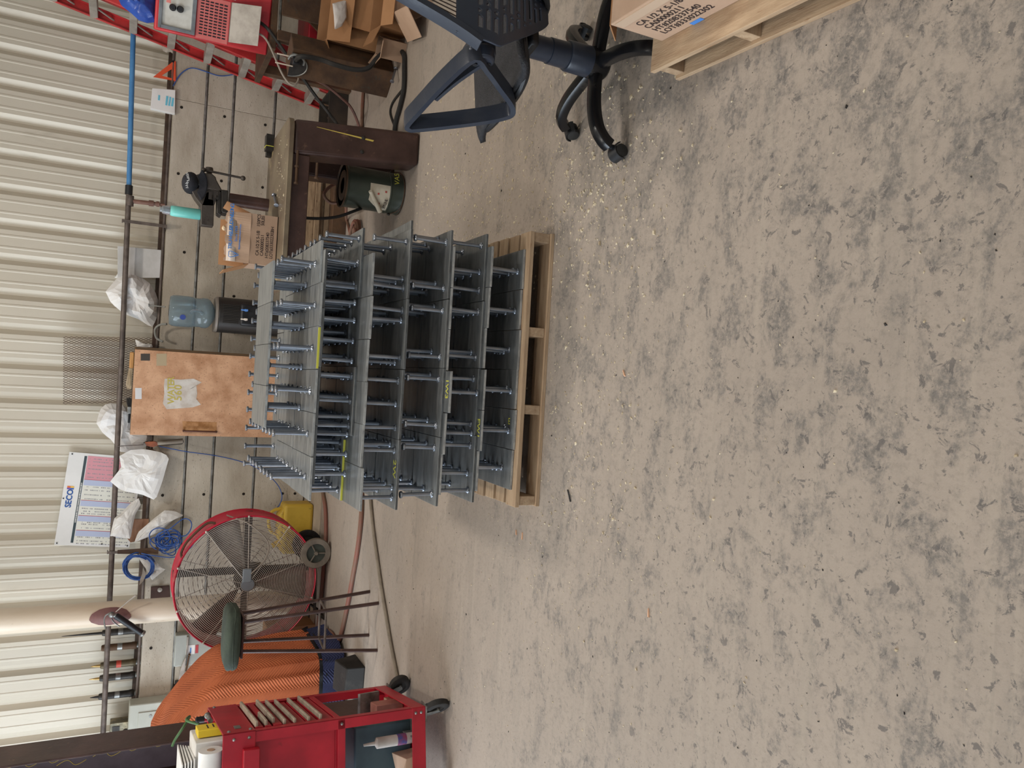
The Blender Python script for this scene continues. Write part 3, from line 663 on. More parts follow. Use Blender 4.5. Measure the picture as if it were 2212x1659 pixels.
text('VA5', .05, BK+Vector((.03, -.1415, .045)), (1, .28, 0), (0, 0, 1), chalk, pail, 'chalk_mark', .003)
bh = MB().tube(smooth_path([BK+Vector((-.146, 0, .065)), BK+Vector((-.12, -.10, .02)), BK+Vector((0, -.155, .010)), BK+Vector((.12, -.10, .02)), BK+Vector((.146, 0, .065))], 6), .003, 6)
bh.build('bail_handle', rust, pail)
for s_ in (-1, 1): MB().ball(BK+Vector((s_*.147, 0, .068)), .011, 8).build('bail_ear', dark_steel, pail)
# hanging black cable below the bench
ck = MB().tube(smooth_path([PY(638, 467, 5.1), PY(650, 470, 5.1), PY(690, 472, 5.12), PY(730, 468, 5.14), PY(765, 456, 5.16), PY(790, 447, 5.3), PY(820, 440, 5.5)], 6), .010, 8).build('cable', black)
tag(ck, 'thick black cable hanging from under the bench past the pail', 'cable')
# timbers behind the bench, against the wall
TM = [(6.70, 7.00, .0, .125, .62, 1.78, rust, 'long brown beam lying lowest behind the bench'), (6.82, 6.98, .125, .170, .66, 1.70, old_wood, 'grey plank on the brown beam behind the bench, lowest plank'), (6.84, 7.02, .170, .215, .70, 1.60, old_wood, 'reddish stencilled plank in the timber pile behind the bench, second plank'), (6.78, 6.96, .215, .262, .62, 1.72, old_wood, 'knotty plank in the timber pile behind the bench, third plank'), (6.80, 6.98, .262, .400, .60, 1.66, old_wood, 'thick weathered timber on top of the pile behind the bench')]
for ya, yb, za, zb, xa, xb, m, lb in TM:
    o = MB().box((xa, ya, za), (xb, yb, zb)); q = o.build('timber', m, None, .006, 0); tag(q, lb, 'timber')
# hose heap under the bench
hm = mat('dusty_red_hose', (132, 84, 70), (116, 92, 74), 7, .7, 0, .1, 50, .4, .65)
hp = []
for i in range(90):
    t = i/90*5*2*PI; hp.append(Vector((1.02+(.22+.03*math.sin(t*.37))*math.cos(t), 6.22+(.12+.02*math.cos(t*.6))*math.sin(t), .02+.010*(i//18)+.012*abs(math.sin(t*.5)))))
hp += smooth_path([hp[-1], Vector((.9, 5.95, .02)), Vector((.75, 5.9, .016)), Vector((.5, 6.0, .016))], 5)[1:]
tag(MB().tube(hp, .0125, 7).build('hose', hm), 'dusty red hose coiled on the floor under the bench', 'hose')
lp = smooth_path([PZ(770, 560, .016), PZ(755, 500, .02), PZ(748, 470, .03), PY(745, 440, 5.75), PY(715, 438, 5.7), PY(700, 420, 5.7), PY(715, 402, 5.72), PY(740, 395, 5.75), PY(760, 400, 5.85), PZ(800, 405, .016)], 6)
tag(MB().tube(lp, .012, 7).build('hose', hm), 'brown hose looping up behind the green pail', 'hose')
# ------------------------------------------------------------------ right-hand corner: ladder, welder, rack, pedestal, cartons, cables
lred = mat('red_fibreglass', (200, 60, 60), (168, 44, 44), 5, .5, 0, .05, 30)
alu = mat('dull_aluminium', (176, 168, 158), (150, 142, 132), 8, .5, .35, .04, 40)
LA = PY(704, 231, 7.40); LB = PY(240, 42, 7.40); ld = (LB-LA).normalized(); Wd = Vector((.015, -.45, 0))
LA = LA-ld*(LA.z-.02)/ld.z
lad = thing('step_ladder', 'red fibreglass step ladder leaning to the right against the wall corner', 'ladder', LA)
ln = Vector((-ld.z, 0, ld.x)).normalized(); LEN = 2.55
def chan(o, flip):
    m = MB(); s_ = [(-.046, -.002), (.046, -.002), (.046, .028), (.041, .028), (.041, .003), (-.041, .003), (-.041, .028), (-.046, .028)]
    vs = []
    for t in (0, LEN):
        for a, b in s_: vs.append(o+ld*t+ln*-a+Vector((0, b*flip, 0)))
    n = len(s_); return m.add(vs, [tuple(range(n))[::-1], tuple(range(n, 2*n))]+[(i, (i+1) % n, n+(i+1) % n, n+i) for i in range(n)])
chan(LA+Vector((0, 0, 0)), -1).build('stile', lred, lad, smooth=0)
chan(LA+Wd, 1).build('stile', lred, lad, smooth=0)
rr = -ln*.16
chan(LA+rr+Wd*.04, -1).build('rear_stile', lred, lad, smooth=0); chan(LA+rr+Wd*.96, 1).build('rear_stile', lred, lad, smooth=0)
for i in range(8):
    o = LA+ld*(.22+.302*i); m = MB(); a, b = o-Vector((0, .01, 0)), o+Wd+Vector((0, .01, 0)); d_ = Vector((-1, 0, 0)); u_ = Vector((0, 0, 1))
    m.hexa([a-d_*.045, a+d_*.045, b+d_*.045, b-d_*.045], [q+u_*.06 for q in (a-d_*.045, a+d_*.045, b+d_*.045, b-d_*.045)])
    st_ = m.build('step', alu, lad, .004, 0)
    for f0, f1 in ((.0, .22), (1., .78)):
        MB().cyl(o+Wd*f0-ld*.12, o+Wd*f1+Vector((0, 0, .004)), .007, n=6).build('brace', alu, st_)
for i in range(7):
    o = LA+rr+ld*(.36+.302*i); MB().cyl(o, o+Wd, .009, n=8).build('rear_rung', alu, lad)
# welder
WYF = 6.30
wred = mat('welder_red', (196, 52, 56), (172, 40, 46), 3, .45, 0, .03, 30)
weld = thing('welding_machine', 'red welding machine with louvres, two knobs and grey flap on its front', 'welder', (2.9, 6.6, .80))
wx0, wx1 = 2.455, 3.12
MB().box((wx0, WYF, .80), (wx1, WYF+.62, 1.60)).build('case', wred, weld, .012)
pz1 = 1.565; pz0 = 1.345
fr_ = MB()
for a, b in (((wx0+.02, pz0), (wx0+.045, pz1)), ((wx1-.05, pz0), (wx1-.02, pz1)), ((wx0+.02, pz0-.02), (wx1-.02, pz0+.008)), ((wx0+.02, pz1-.012), (wx1-.02, pz1+.012))):
    fr_.box((a[0], WYF-.022, a[1]), (b[0], WYF, b[1]))
fr_.build('panel_frame', mat('grey_bezel', (120, 124, 128), (96, 98, 100), 8, .5), weld, .003)
pn = MB().box((wx0+.045, WYF-.006, pz0+.008), (wx1-.05, WYF, pz1-.012)).build('control_panel', mat('pale_panel', (206, 204, 196), (186, 182, 172), 6, .6), weld)
for z in (1.425, 1.475):
    MB().lathe([(.024, 0), (.024, .012), (.017, .020), (.015, .034), (0, .034)], (wx0+.175, WYF-.006, z+.01), (0, -1, 0), 18).build('knob', black, pn)
MB().box((wx0+.20, WYF-.007, 1.50), (wx0+.29, WYF-.005, 1.53)).build('red_scale', mat('pink_print', (216, 128, 120), None), pn)
lv = MB().box((wx0+.01, WYF-.004, 1.095), (wx0+.31, WYF, 1.318)).build('louvre_plate', mat('faded_red', (214, 118, 112), (198, 100, 96), 5, .6), weld)
sl = MB()
for i in range(12):
    for j in range(6):
        z = 1.112+j*.0325; x = wx0+.04+i*.021
        sl.box((x, WYF-.0065, z), (x+.009, WYF-.004, z+.024))
sl.build('louvre_slots', mat('dark_slot', (30, 32, 38), None, rough=.9), lv)
fp = MB(); fp.hexa([(wx0+.03, WYF-.005, 1.085), (wx0+.31, WYF-.005, 1.085), (wx0+.31, WYF, 1.085), (wx0+.03, WYF, 1.085)][::1], [(wx0+.03, WYF-.03, 1.089), (wx0+.31, WYF-.03, 1.089), (wx0+.31, WYF, 1.089), (wx0+.03, WYF, 1.089)])
fp.hexa([(wx0+.05, WYF-.12, .885), (wx0+.33, WYF-.12, .885), (wx0+.33, WYF-.112, .885), (wx0+.05, WYF-.112, .885)], [(wx0+.03, WYF-.03, 1.086), (wx0+.31, WYF-.03, 1.086), (wx0+.31, WYF-.02, 1.089), (wx0+.03, WYF-.02, 1.089)])
fp.build('terminal_flap', alu, weld, .002, 0)
MB().box((wx0+.33, WYF-.003, 1.06), (wx0+.60, WYF, 1.27)).build('warning_label', mat('label_white', (216, 214, 208), (190, 186, 178), 30, .6), weld)
MB().box((wx0+.33, WYF-.004, 1.245), (wx0+.60, WYF-.003, 1.27)).build('label_band', mat('orange_band', (226, 122, 70), None), weld)
MB().box((wx0+.33, WYF-.004, 1.12), (wx0+.60, WYF-.003, 1.128)).build('label_band', MATS['orange_band'], weld)
MB().box((wx0+.02, WYF+.01, .805), (wx1-.02, WYF+.03, .86)).build('terminal_strip', black, weld)
pv_ = Vector((wx0, WYF, 0)); weld.matrix_basis = Matrix.Translation(pv_) @ Matrix.Rotation(math.radians(-21), 4, 'Z') @ Matrix.Translation(-pv_) @ weld.matrix_basis
tarp = mat('blue_tarp', (52, 88, 172), (40, 70, 150), 4, .3, 0, .4, 18)
def bag(outline, Y, bulge, seed, amp=.03, rings=7, back=.3, fr_=9., nseg=44):
    P = [Vector(p) for p in outline]; L = [(P[(i+1) % len(P)]-P[i]).length for i in range(len(P))]; tot = sum(L); R = []
    for k in range(nseg):
        d = tot*k/nseg; i = 0
        while d > L[i]: d -= L[i]; i += 1
        R.append(P[i].lerp(P[(i+1) % len(P)], d/L[i]))
    c = sum(R, Vector())/nseg; m = MB(); off = Vector((seed*3.1, seed*1.7, 0))
    for sgn, bl in ((-1, bulge), (1, bulge*back)):
        vs = []
        for j in range(rings+1):
            s_ = 1-j/rings
            for k in range(nseg):
                p = c.lerp(R[k], s_); q = p*fr_+off; h = math.sqrt(max(0, 1-s_*s_))
                d = noise.noise(q)*amp+abs(noise.noise(q*2.3))*amp*.6
                e = Vector((noise.noise(q*1.3+Vector((9, 0, 0))), 0, noise.noise(q*1.3+Vector((0, 9, 0)))))*amp*.35
                vs.append(Vector((p.x, Y, p.z))+e*(1 if j else 0)+Vector((0, sgn*(bl*h+(d if j else 0)), 0)))
        m.add(vs, [(j*nseg+k, j*nseg+(k+1) % nseg, (j+1)*nseg+(k+1) % nseg, (j+1)*nseg+k) for j in range(rings) for k in range(nseg)])
    return m
o = bag([PY(*q, 6.5) for q in ((250, -14), (262, 12), (285, 30), (300, 44), (318, 50), (338, 48), (340, 10), (338, -14))], 6.5, .08, 3).build('tarp_bundle', tarp, None, smooth=30)
tag(o, 'crumpled shiny blue tarp stuffed beside the welding machine', 'tarp')
# brown rack carrying the welder, with a second red machine inside
rk = thing('steel_rack', 'brown steel rack under the welding machine at the right edge', 'rack', (2.8, 6.2, 0))
MB().box((2.46, 6.15, .755), (3.35, 6.95, .80)).build('top_plate', rust, rk, .004, 0)
for x, y in ((2.52, 6.10), (3.20, 6.10), (2.50, 6.80), (3.20, 6.80)):
    MB().box((x, y, 0), (x+.075, y+.075, .755)).build('post', rust, rk, .004, 0)
MB().box((2.66, 5.98, .36), (2.86, 6.0, .75)).build('front_plate', rust, rk, .003, 0)
MB().hexa([(2.595, 6.12, .36), (2.64, 6.12, .36), (2.64, 6.14, .36), (2.595, 6.14, .36)], [(2.78, 6.12, .60), (2.83, 6.12, .60), (2.83, 6.14, .60), (2.78, 6.14, .60)]).build('gusset', rust, rk)
MB().box((2.46, 6.12, .10), (3.3, 6.16, .15)).build('rail', rust, rk, .003, 0)
rm2 = thing('power_source', 'low red machine with dark stripes standing inside the brown rack', 'machine', (2.9, 6.5, 0))
MB().box((2.62, 6.25, .02), (3.16, 6.75, .50)).build('case', red, rm2, .01)
for z in (.10, .20, .30, .40): MB().box((2.63, 6.238, z), (3.1, 6.249, z+.035)).build('dark_stripe', black, rm2)
# pedestal: beam stub with half-round plate
f1, f2 = Vector((2.238, 5.504, 0)), Vector((2.105, 5.682, 0)); e = (f2-f1); nrm = Vector((-e.y, e.x, 0)).normalized()
if nrm.x < 0: nrm = -nrm
hz = .735; d_ = nrm*.19
ped = thing('steel_pedestal', 'dark brown steel beam stub standing on the floor with welding cable hung over it', 'pedestal', f1)
m = MB(); m.hexa([f1, f2, f2+d_, f1+d_], [q+Vector((0, 0, hz)) for q in (f1, f2, f2+d_, f1+d_)]); m.build('beam', rust, ped, .006, 0)
hc = f1.lerp(f2, .55)+Vector((0, 0, hz))-nrm*.012; ee = e.normalized(); hpnt = [hc+ee*(.09*math.cos(a))-Vector((0, 0, .12*math.sin(a))) for a in [PI*i/14 for i in range(15)]]
MB().prism(hpnt, nrm*.011).build('half_round_plate', dark_steel, ped)
MB().tube(hpnt, .005, 6).build('plate_edge', galv, ped)
fork = MB()
for k in (-.055, .015):
    q = f1.lerp(f2, .5)+ee*k-nrm*.02+Vector((0, 0, hz)); fork.cyl(q+Vector((0, 0, -.02)), q+Vector((0, 0, .10)), .005, n=6)
fork.build('electrode_rod', mat('pale_rod', (206, 190, 172), None, rough=.6), ped)
clp = thing('earth_clamp', 'chromed earth clamp gripping the top of the brown pedestal', 'clamp', hc)
cq = f1.lerp(f2, .30)-nrm*.04+Vector((0, 0, hz-.03))
k1 = MB(); k1.tube(smooth_path([cq+Vector((0, 0, .05)), cq+ee*-.03+Vector((0, 0, .04)), cq+ee*-.045, cq+ee*-.02+Vector((0, 0, -.05)), cq+ee*.02+Vector((0, 0, -.055))], 5), .009, 8); k1.build('jaw', galv, clp)
MB().box((-.03, -.02, -.03), (.03, .02, .03), Matrix.Translation(cq+Vector((0, 0, -.005)))).build('body', black, clp, .008)
cab = smooth_path([cq, PY(650, 122, 5.42), PY(690, 128, 5.42), PY(725, 140, 5.40), PY(765, 150, 5.38), PY(795, 147, 5.36), PY(815, 125, 5.34), PY(840, 107, 5.32), PY(858, 104, 5.34), PZ(872, 118, .02), PZ(873, 145, .02), PZ(872, 190, .02), PZ(865, 225, .02), PZ(855, 262, .02), PZ(852, 290, .02)], 6)
tag(MB().tube(cab, .017, 8).build('welding_cable', rubber), 'thick grey-black welding cable arching from the pedestal down to the floor', 'cable')
tag(MB().tube(smooth_path([PZ(868, 195, .01), PZ(848, 222, .01), PZ(843, 245, .01), PZ(852, 272, .01)], 6), .008, 6).build('thin_cable', rubber), 'thin cable bowing beside the welding cable on the floor', 'cable')
hb1 = smooth_path([PY(560, 47, 6.2), PY(585, 70, 6.15), PY(640, 148, 6.1), PY(680, 205, 6.1), PY(715, 250, 6.15), PZ(745, 290, .02)], 6)
tag(MB().tube(hb1, .013, 7).build('hose', rubber), 'dark hose dropping from the welding machine behind the pedestal', 'hose')
hb2 = smooth_path([PY(600, 100, 6.3), PY(660, 160, 6.25), PY(700, 182, 6.2), PY(730, 205, 6.2), PY(760, 235, 6.15), PZ(780, 285, .016)], 6)
tag(MB().tube(hb2, .011, 7).build('hose', mat('brown_hose', (108, 72, 62), (86, 60, 52), 9, .6)), 'brown hose arching from the ladder foot down to the floor', 'hose')
hb3 = smooth_path([PY(545, 70, 6.2), PY(575, 85, 6.15), PY(610, 160, 6.1), PY(630, 183, 6.1), PY(642, 178, 6.1), PY(645, 165, 6.12), PY(640, 150, 6.2)], 6)
tag(MB().tube(hb3, .008, 7).build('lead', mat('grey_lead', (150, 138, 126), None, rough=.6)), 'grey lead looping below the grey flap of the welding machine', 'cable')
tag(MB().tube([PZ(781, 300, .016), PZ(782, 240, .016), PZ(785, 190, .016), PZ(778, 150, .016)], .014, 7).build('hose', hm), 'short dusty hose length lying on the floor behind the pedestal', 'hose')
dk = thing('crate', 'dark open crate of scrap below the ladder foot', 'crate', (2.2, 7.1, 0))
for a, b in (((2.08, 6.88, 0), (2.10, 7.30, .17)), ((2.50, 6.88, 0), (2.52, 7.30, .17)), ((2.10, 6.88, 0), (2.50, 6.90, .17)), ((2.10, 7.28, 0), (2.50, 7.30, .17)), ((2.10, 6.90, 0), (2.50, 7.28, .02))):
    MB().box(a, b).build('side_board', mat('black_wood', (42, 36, 30), (58, 48, 38), 8, .8), dk, .002, 0)
for i in range(7):
    a = Vector((2.15+.05*i, 6.95+.3*random.random(), .04+.03*random.random())); b = a+Vector((random.uniform(-.1, .1), random.uniform(-.15, .1), random.uniform(.03, .14)))
    MB().cyl(a, b, .009, n=6).build('scrap_bar', rust, dk)
# cartons
def carton(name, lb, x0, y0, x1, y1, z1, rz, m, flaps=(), z0=0.):
    cx, cy = (x0+x1)/2, (y0+y1)/2; t = thing(name, lb, 'box', (cx, cy, z0), rz); R = Matrix.Translation((cx, cy, 0)) @ Matrix.Rotation(rz, 4, 'Z')
    w, d = (x1-x0)/2, (y1-y0)/2; th = .005; b_ = MB()
    for a, b in (((-w, -d, z0), (w, -d+th, z1)), ((-w, d-th, z0), (w, d, z1)), ((-w, -d+th, z0), (-w+th, d-th, z1)), ((w-th, -d+th, z0), (w, d-th, z1)), ((-w+th, -d+th, z0+.001), (w-th, d-th, z0+th))): b_.box(a, b, R)
    b_.build('body', m, t, smooth=0)
    for sd, ang, ln_ in flaps:
        a = math.radians(ang); s_, c_ = math.sin(a)*ln_, math.cos(a)*ln_
        q = {'f': [(-w, -d, z1), (w, -d, z1), (w-.01, -d-s_, z1+c_), (-w+.01, -d-s_, z1+c_)], 'b': [(-w, d, z1), (w, d, z1), (w-.01, d+s_, z1+c_), (-w+.01, d+s_, z1+c_)],
             'l': [(-w, -d, z1), (-w, d, z1), (-w-s_, d-.01, z1+c_), (-w-s_, -d+.01, z1+c_)], 'r': [(w, -d, z1), (w, d, z1), (w+s_, d-.01, z1+c_), (w+s_, -d+.01, z1+c_)]}[sd]
        MB().add([R @ Vector(p) for p in q], [(0, 1, 2, 3)]).build('flap', m, t, solid=.005, smooth=0)
    return t, R
b1, R1 = carton('carton', 'tall brown carton with handwriting, its flaps folded open, beside the pedestal', 2.42, 5.48, 2.82, 5.86, .50, -.3, card_in, (('l', 115, .17), ('f', 150, .17), ('r', 40, .15)))
text('35PCS', .05, R1 @ Vector((-.12, -.191, .40)), R1.to_3x3() @ Vector((.9, 0, -.2)), (0, 0, 1), print_ink, b1, 'handwriting', .002)
text('SAFF', .05, R1 @ Vector((-.10, -.191, .33)), R1.to_3x3() @ Vector((.9, 0, -.2)), (0, 0, 1), print_ink, b1, 'handwriting', .002)
b2, R2 = carton('carton', 'low brown carton with a raised pale flap standing in front of the tall carton', 2.42, 5.12, 2.80, 5.40, .22, -.22, card_in, (('b', 12, .16), ('l', 70, .12), ('f', 120, .11)))
MB().box((.06, -.142, .10), (.12, -.1395, .219), R2).build('blue_tape', MATS['blue_tape'], b2)
b3, R3 = carton('carton', 'small open carton leaning on the foot of the pedestal', 2.27, 5.27, 2.40, 5.43, .17, -.5, card, (('l', 60, .08), ('f', 75, .09)))
b4, R4 = carton('carton', 'pale carton with one long flap reaching the floor behind the chair back', 2.42, 4.72, 2.86, 5.04, .16, -.25, card, (('l', 128, .20), ('f', 110, .08)))
pb = bag([PY(*q, 5.6) for q in ((705, 30), (735, 22), (735, 60), (725, 78), (710, 85), (708, 55))], 5.42, .02, 8, .015).build('plastic_wrap', mat('cloudy_plastic', (214, 206, 200), (190, 182, 176), 4, .25, 0, .3, 20), None, smooth=30)
tag(pb, 'cloudy plastic wrap hanging from the tall carton', 'plastic wrap')
# ------------------------------------------------------------------ along the wall
PYp = 7.62
air = thing('air_pipe', 'long brown air pipe with a blue right-hand length running along the wall', 'pipe', (0, PYp, 1.69))
pa = PY(278.5, 408, PYp); pb_ = PY(288, 66, PYp); pl = PY(221, 1620, PYp); pm = PY(264.5, 731, PYp)
pr_ = pa+(pb_-pa)*1.6
MB().cyl(pl+(pl-pm)*.35, pm, .0225, n=14).cyl(pm, pa, .0225, n=14).build('iron_pipe', grey_pipe, air)
MB().cyl(pa, pr_, .0215, n=14).build('blue_pipe', mat('blue_pipe_paint', (84, 142, 192), (70, 126, 178), 5, .4), air)
MB().cyl(pa+Vector((-.05, 0, 0)), pa+Vector((.03, 0, 0)), .031, n=14).build('coupling', black, air)
tq = PY(281, 434, PYp)
MB().cyl(tq+Vector((-.045, 0, 0)), tq+Vector((.045, 0, 0)), .030, n=14).build('tee', grey_pipe, air)
MB().lathe([(.019, 0), (.019, .15), (.026, .15), (.026, .19), (.017, .19), (.017, .21), (.024, .21), (.024, .235), (.010, .24), (.010, .28), (0, .28)], tq, (.03, 0, -1), 14).build('drop_leg', mat('red_brown_pipe', (134, 98, 84), (112, 80, 68), 9, .6), air)
for x, y in ((272, 478), (240, 1192)):
    q = PY(x, y, PYp)
    bk = MB(); bk.box((q.x-.016 if y < 900 else q.x-.012, PYp-.03, 1.397), (q.x+.012, PYp-.022, q.z+.03)); bk.box((q.x-.014, PYp-.03, q.z+.024), (q.x+.012, PYp+.03, q.z+.032)); bk.box((q.x-.014, PYp-.03, 1.397), (q.x+.012, MY-.06, 1.404))
    bk.build('bracket', grey_pipe, air, .002, 0)
q = PY(240, 1192, PYp); MB().hexa([(q.x-.03, PYp-.035, 1.31), (q.x+.03, PYp-.035, 1.31), (q.x+.03, PYp-.028, 1.31), (q.x-.03, PYp-.028, 1.31)], [(q.x-.014, PYp-.035, q.z-.05), (q.x+.02, PYp-.035, q.z-.05), (q.x+.02, PYp-.028, q.z-.05), (q.x-.014, PYp-.028, q.z-.05)]).build('bracket_plate', rust, air)
# thin conduit along the ledge
tag(MB().cyl((-4, 7.71, 1.415), (3.6, 7.71, 1.415), .012, n=10).build('conduit', grey_pipe), 'thin grey conduit lying along the top of the concrete wall', 'conduit')
# expanded metal sheet
em = MB(); EY = 7.74
c00, c10, c01 = PY(136, 873, EY), PY(137, 727, EY), PY(346, 868, EY); c00.y = c10.y = c01.y = EY
ux = (c10-c00); uz = (c01-c00); nW, nH = 28, 19; tb = .0017
def ep(a, b): return c00+ux*a+uz*b
for j in range(nH):
    for i in range(nW):
        a0, a1 = i/nW, (i+1)/nW; b0, b1 = j/nH, (j+1)/nH; mid = (b0+b1)/2
        for p, q in (((a0, mid), ((a0+a1)/2, b0)), (((a0+a1)/2, b0), (a1, mid)), ((a0, mid), ((a0+a1)/2, b1)), (((a0+a1)/2, b1), (a1, mid))):
            P_, Q_ = ep(*p), ep(*q); d_ = (Q_-P_).normalized(); s_ = Vector((-d_.z, 0, d_.x))*tb
            em.add([P_-s_, Q_-s_, Q_+s_, P_+s_], [(0, 1, 2, 3)])
tag(em.build('expanded_metal_sheet', mat('rusty_mesh', (92, 62, 52), (70, 48, 42), 9, .7, .3), None, smooth=0, solid=.003), 'rusty expanded metal sheet standing on the wall ledge behind the pipe', 'mesh sheet')
# poster
PYo = 7.90
TL, TR, BL = PY(117, 1177, PYo), PY(150, 976, PYo), PY(279, 1183, PYo)
pu, pv = TR-TL, BL-TL; pn_ = pu.cross(pv).normalized()
if pn_.y > 0: pn_ = -pn_
post = thing('poster', 'printed wall chart with pink and blue bands pinned behind the pipe', 'poster', BL)
def pp(s_, t, e=.0): return TL+pu*s_+pv*t+pn_*e
def patch(s0, s1, t0, t1, m, nm, e=.0015, par=post): return MB().add([pp(s0, t0, e), pp(s1, t0, e), pp(s1, t1, e), pp(s0, t1, e)], [(0, 1, 2, 3)]).build(nm, m, par, smooth=0)
MB().prism([pp(0, 0), pp(1, 0), pp(1, 1), pp(0, 1)], -pn_*.003).build('sheet', mat('glossy_poster', (232, 230, 226), (222, 220, 216), 2, .18), post, smooth=0)
pink = mat('poster_pink', (214, 150, 158), None, rough=.25); lav = mat('poster_lavender', (184, 192, 216), None, rough=.25); pgrey = mat('poster_print', (150, 148, 150), None, rough=.4); pdark = mat('poster_dark', (64, 76, 80), None, rough=.3); pcream = mat('poster_cream', (226, 224, 212), None, rough=.25)
patch(.03, .97, .205, .24, pdark, 'title_bar'); patch(.03, .72, .25, .97, pcream, 'table_field', .001)
patch(.72, .975, .25, .97, pink, 'pink_field')
for s0, s1 in ((.655, .72), (.43, .49), (.265, .33), (.105, .17)): patch(s0, s1, .25, .97, lav, 'blue_band')
for s_ in (.655, .43, .265, .105): patch(s_+.060, s_+.066, .25, .97, mat('poster_red', (190, 110, 116), None, rough=.3), 'rule', .002)
tb_ = MB()
for s_ in (.02, .05, .09, .19, .23, .25, .345, .37, .40, .505, .55, .60, .635, .74, .78, .83, .87, .91, .94):
    t = .28
    while t < .95:
        w = random.choice((.006, .010, .018)); 
        if random.random() < .72: tb_.add([pp(s_, t, .002), pp(s_+.011, t, .002), pp(s_+.011, t+w, .002), pp(s_, t+w, .002)], [(0, 1, 2, 3)])
        t += w+.008
tb_.build('small_print', pgrey, post, smooth=0)['kind'] = 'stuff'
text('SECO', .066, pp(.405, .13, .002), pu, -pv, mat('poster_blue', (52, 92, 160), None, rough=.3), post, 'logo_lettering', .0005, .002)
for i, c in enumerate(((120, 90, 170), (230, 120, 60), (70, 110, 180), (240, 190, 80))):
    patch(.60+.018*(i % 2), .618+.018*(i % 2), .045+.045*(i//2), .09+.045*(i//2), mat('logo_%d' % i, c, None, rough=.3), 'logo_square', .002)
tl_ = MB(); s_ = .25
while s_ < .68:
    w = random.choice((.006, .010, .014)); tl_.add([pp(s_, .215, .0025), pp(s_+w, .215, .0025), pp(s_+w, .232, .0025), pp(s_, .232, .0025)], [(0, 1, 2, 3)]); s_ += w+.005
tl_.build('title_print', paper, post, smooth=0)['kind'] = 'stuff'
for s_, t in ((.02, .03), (.5, .02), (.98, .04), (.02, .97), (.03, .62), (.4, .98), (.97, .97)):
    c = pp(s_, t); MB().cyl(c, c+pn_*.006, .006, n=8).build('pin', black, post)
# wooden cabinet
CX0, CX1, CY0, CY1, CZ = -.612, .112, 7.18, 7.62, 1.598
cabm = mat('worn_particle_board', (204, 160, 126), (172, 126, 92), 7, .6, 0, .08, 60, .38, .66, (1, 1, 1), 0, (122, 88, 62), 75, .58, .72)
cside = mat('brown_side_panel', (104, 82, 58), (86, 68, 48), 4, .6)
cbn = thing('cupboard', 'tall particle-board cupboard with a painted-out patch against the wall', 'cabinet', ((CX0+CX1)/2, (CY0+CY1)/2, 0))
cbx = MB(); cbx.box((CX0, CY0+.02, 0), (CX1+.018, CY1, CZ)); cbx.build('body', cside, cbn, .003, 0)
door = MB().box((CX0+.002, CY0, .04), (CX1-.004, CY0+.019, CZ-.002)).build('door', cabm, cbn, .002, 0)
def dp(x, y, e=0.): p = PY(x, y, CY0-e); return p
hnd = MB(); a, b = dp(397, 931, .03), dp(467, 933, .03); hnd.cyl(a, b, .008, n=10)
hnd.cyl(a, Vector((a.x, CY0, a.z)), .010, n=10); hnd.cyl(b, Vector((b.x, CY0, b.z)), .010, n=10); hnd.build('handle', mat('brown_handle', (92, 58, 44), None, rough=.35, metal=.4), door)
stn = MB(); stn.add([dp(394, 910, .001), dp(468, 912, .001), dp(468, 931, .001), dp(396, 930, .001)], [(0, 1, 2, 3)]); stn.build('rust_stain', mat('rust_stain', (140, 92, 46), (178, 130, 86), 14, .7, 0, 0, 40, .4, .6), door, smooth=0)
pt = [];
for i, (x, y) in enumerate(((356, 818), (390, 820), (418, 818), (436, 826), (424, 832), (426, 850), (424, 862), (434, 874), (416, 880), (390, 882), (360, 884), (352, 872), (355, 850), (354, 834))):
    pt.append(dp(x, y, .0012))
pmm = MB(); c = sum(pt, Vector())/len(pt); pmm.add([c]+pt, [(0, i+1, (i+1) % len(pt)+1) for i in range(len(pt))])
ptc = pmm.build('paint_patch', mat('whitish_patch', (206, 200, 192), (186, 174, 162), 12, .7), door, smooth=0)
pen = mat('yellow_brown_pen', (186, 170, 84), None, rough=.8)
text('WATER', .075, dp(376, 873, .002), (1, 0, .05), (0, 0, 1), pen, door, 'handwriting', .0006, .001, spacing=.85)
text('560', .085, dp(392, 866, .002), (1, 0, .05), (0, 0, 1), pen, door, 'handwriting', .0006, .001, spacing=1.1)
for (x0, y0, x1, y1, cc_, nm) in ((304, 764, 324, 779, (64, 58, 52), 'dark_sticker'), (338, 764, 360, 790, (170, 152, 122), 'worn_sticker'), (292, 838, 306, 862, (206, 204, 204), 'white_sticker')):
    MB().add([dp(x0, y1, .001), dp(x0, y0, .001), dp(x1, y0, .001), dp(x1, y1, .001)], [(0, 1, 2, 3)]).build(nm, mat(nm, cc_, None, rough=.6), door, smooth=0)
# things on the cupboard
br = thing('dust_brush', 'bench brush with wooden handle and pale bristles lying on the cupboard', 'brush', (-.05, 7.3, CZ))
MB().box((-.055, 7.26, CZ), (.085, 7.32, CZ+.035)).build('handle', mat('honey_wood', (196, 146, 88), (176, 126, 72), 5, .6, 0, .1, 20, .4, .6, (1, 8, 8)), br, .01, seg=3)
bmm = MB(); random.seed(5)
for i in range(240):
    a = Vector((-.055, 7.26+random.random()*.06, CZ+.008+random.random()*.028)); bmm.cyl(a, a+Vector((-.10-.08*random.random(), random.uniform(-.02, .02), random.uniform(-.012, .018) if a.z > CZ+.02 else random.uniform(0, .01))), .0016, .001, 4)
bmm.build('bristles', mat('pale_bristle', (206, 186, 156), (176, 154, 124), 9, .9), br)['kind'] = 'stuff'
bb = thing('tin_brush', 'small dark paint brush in a shiny ferrule on the cupboard corner', 'brush', (-.42, 7.3, CZ))
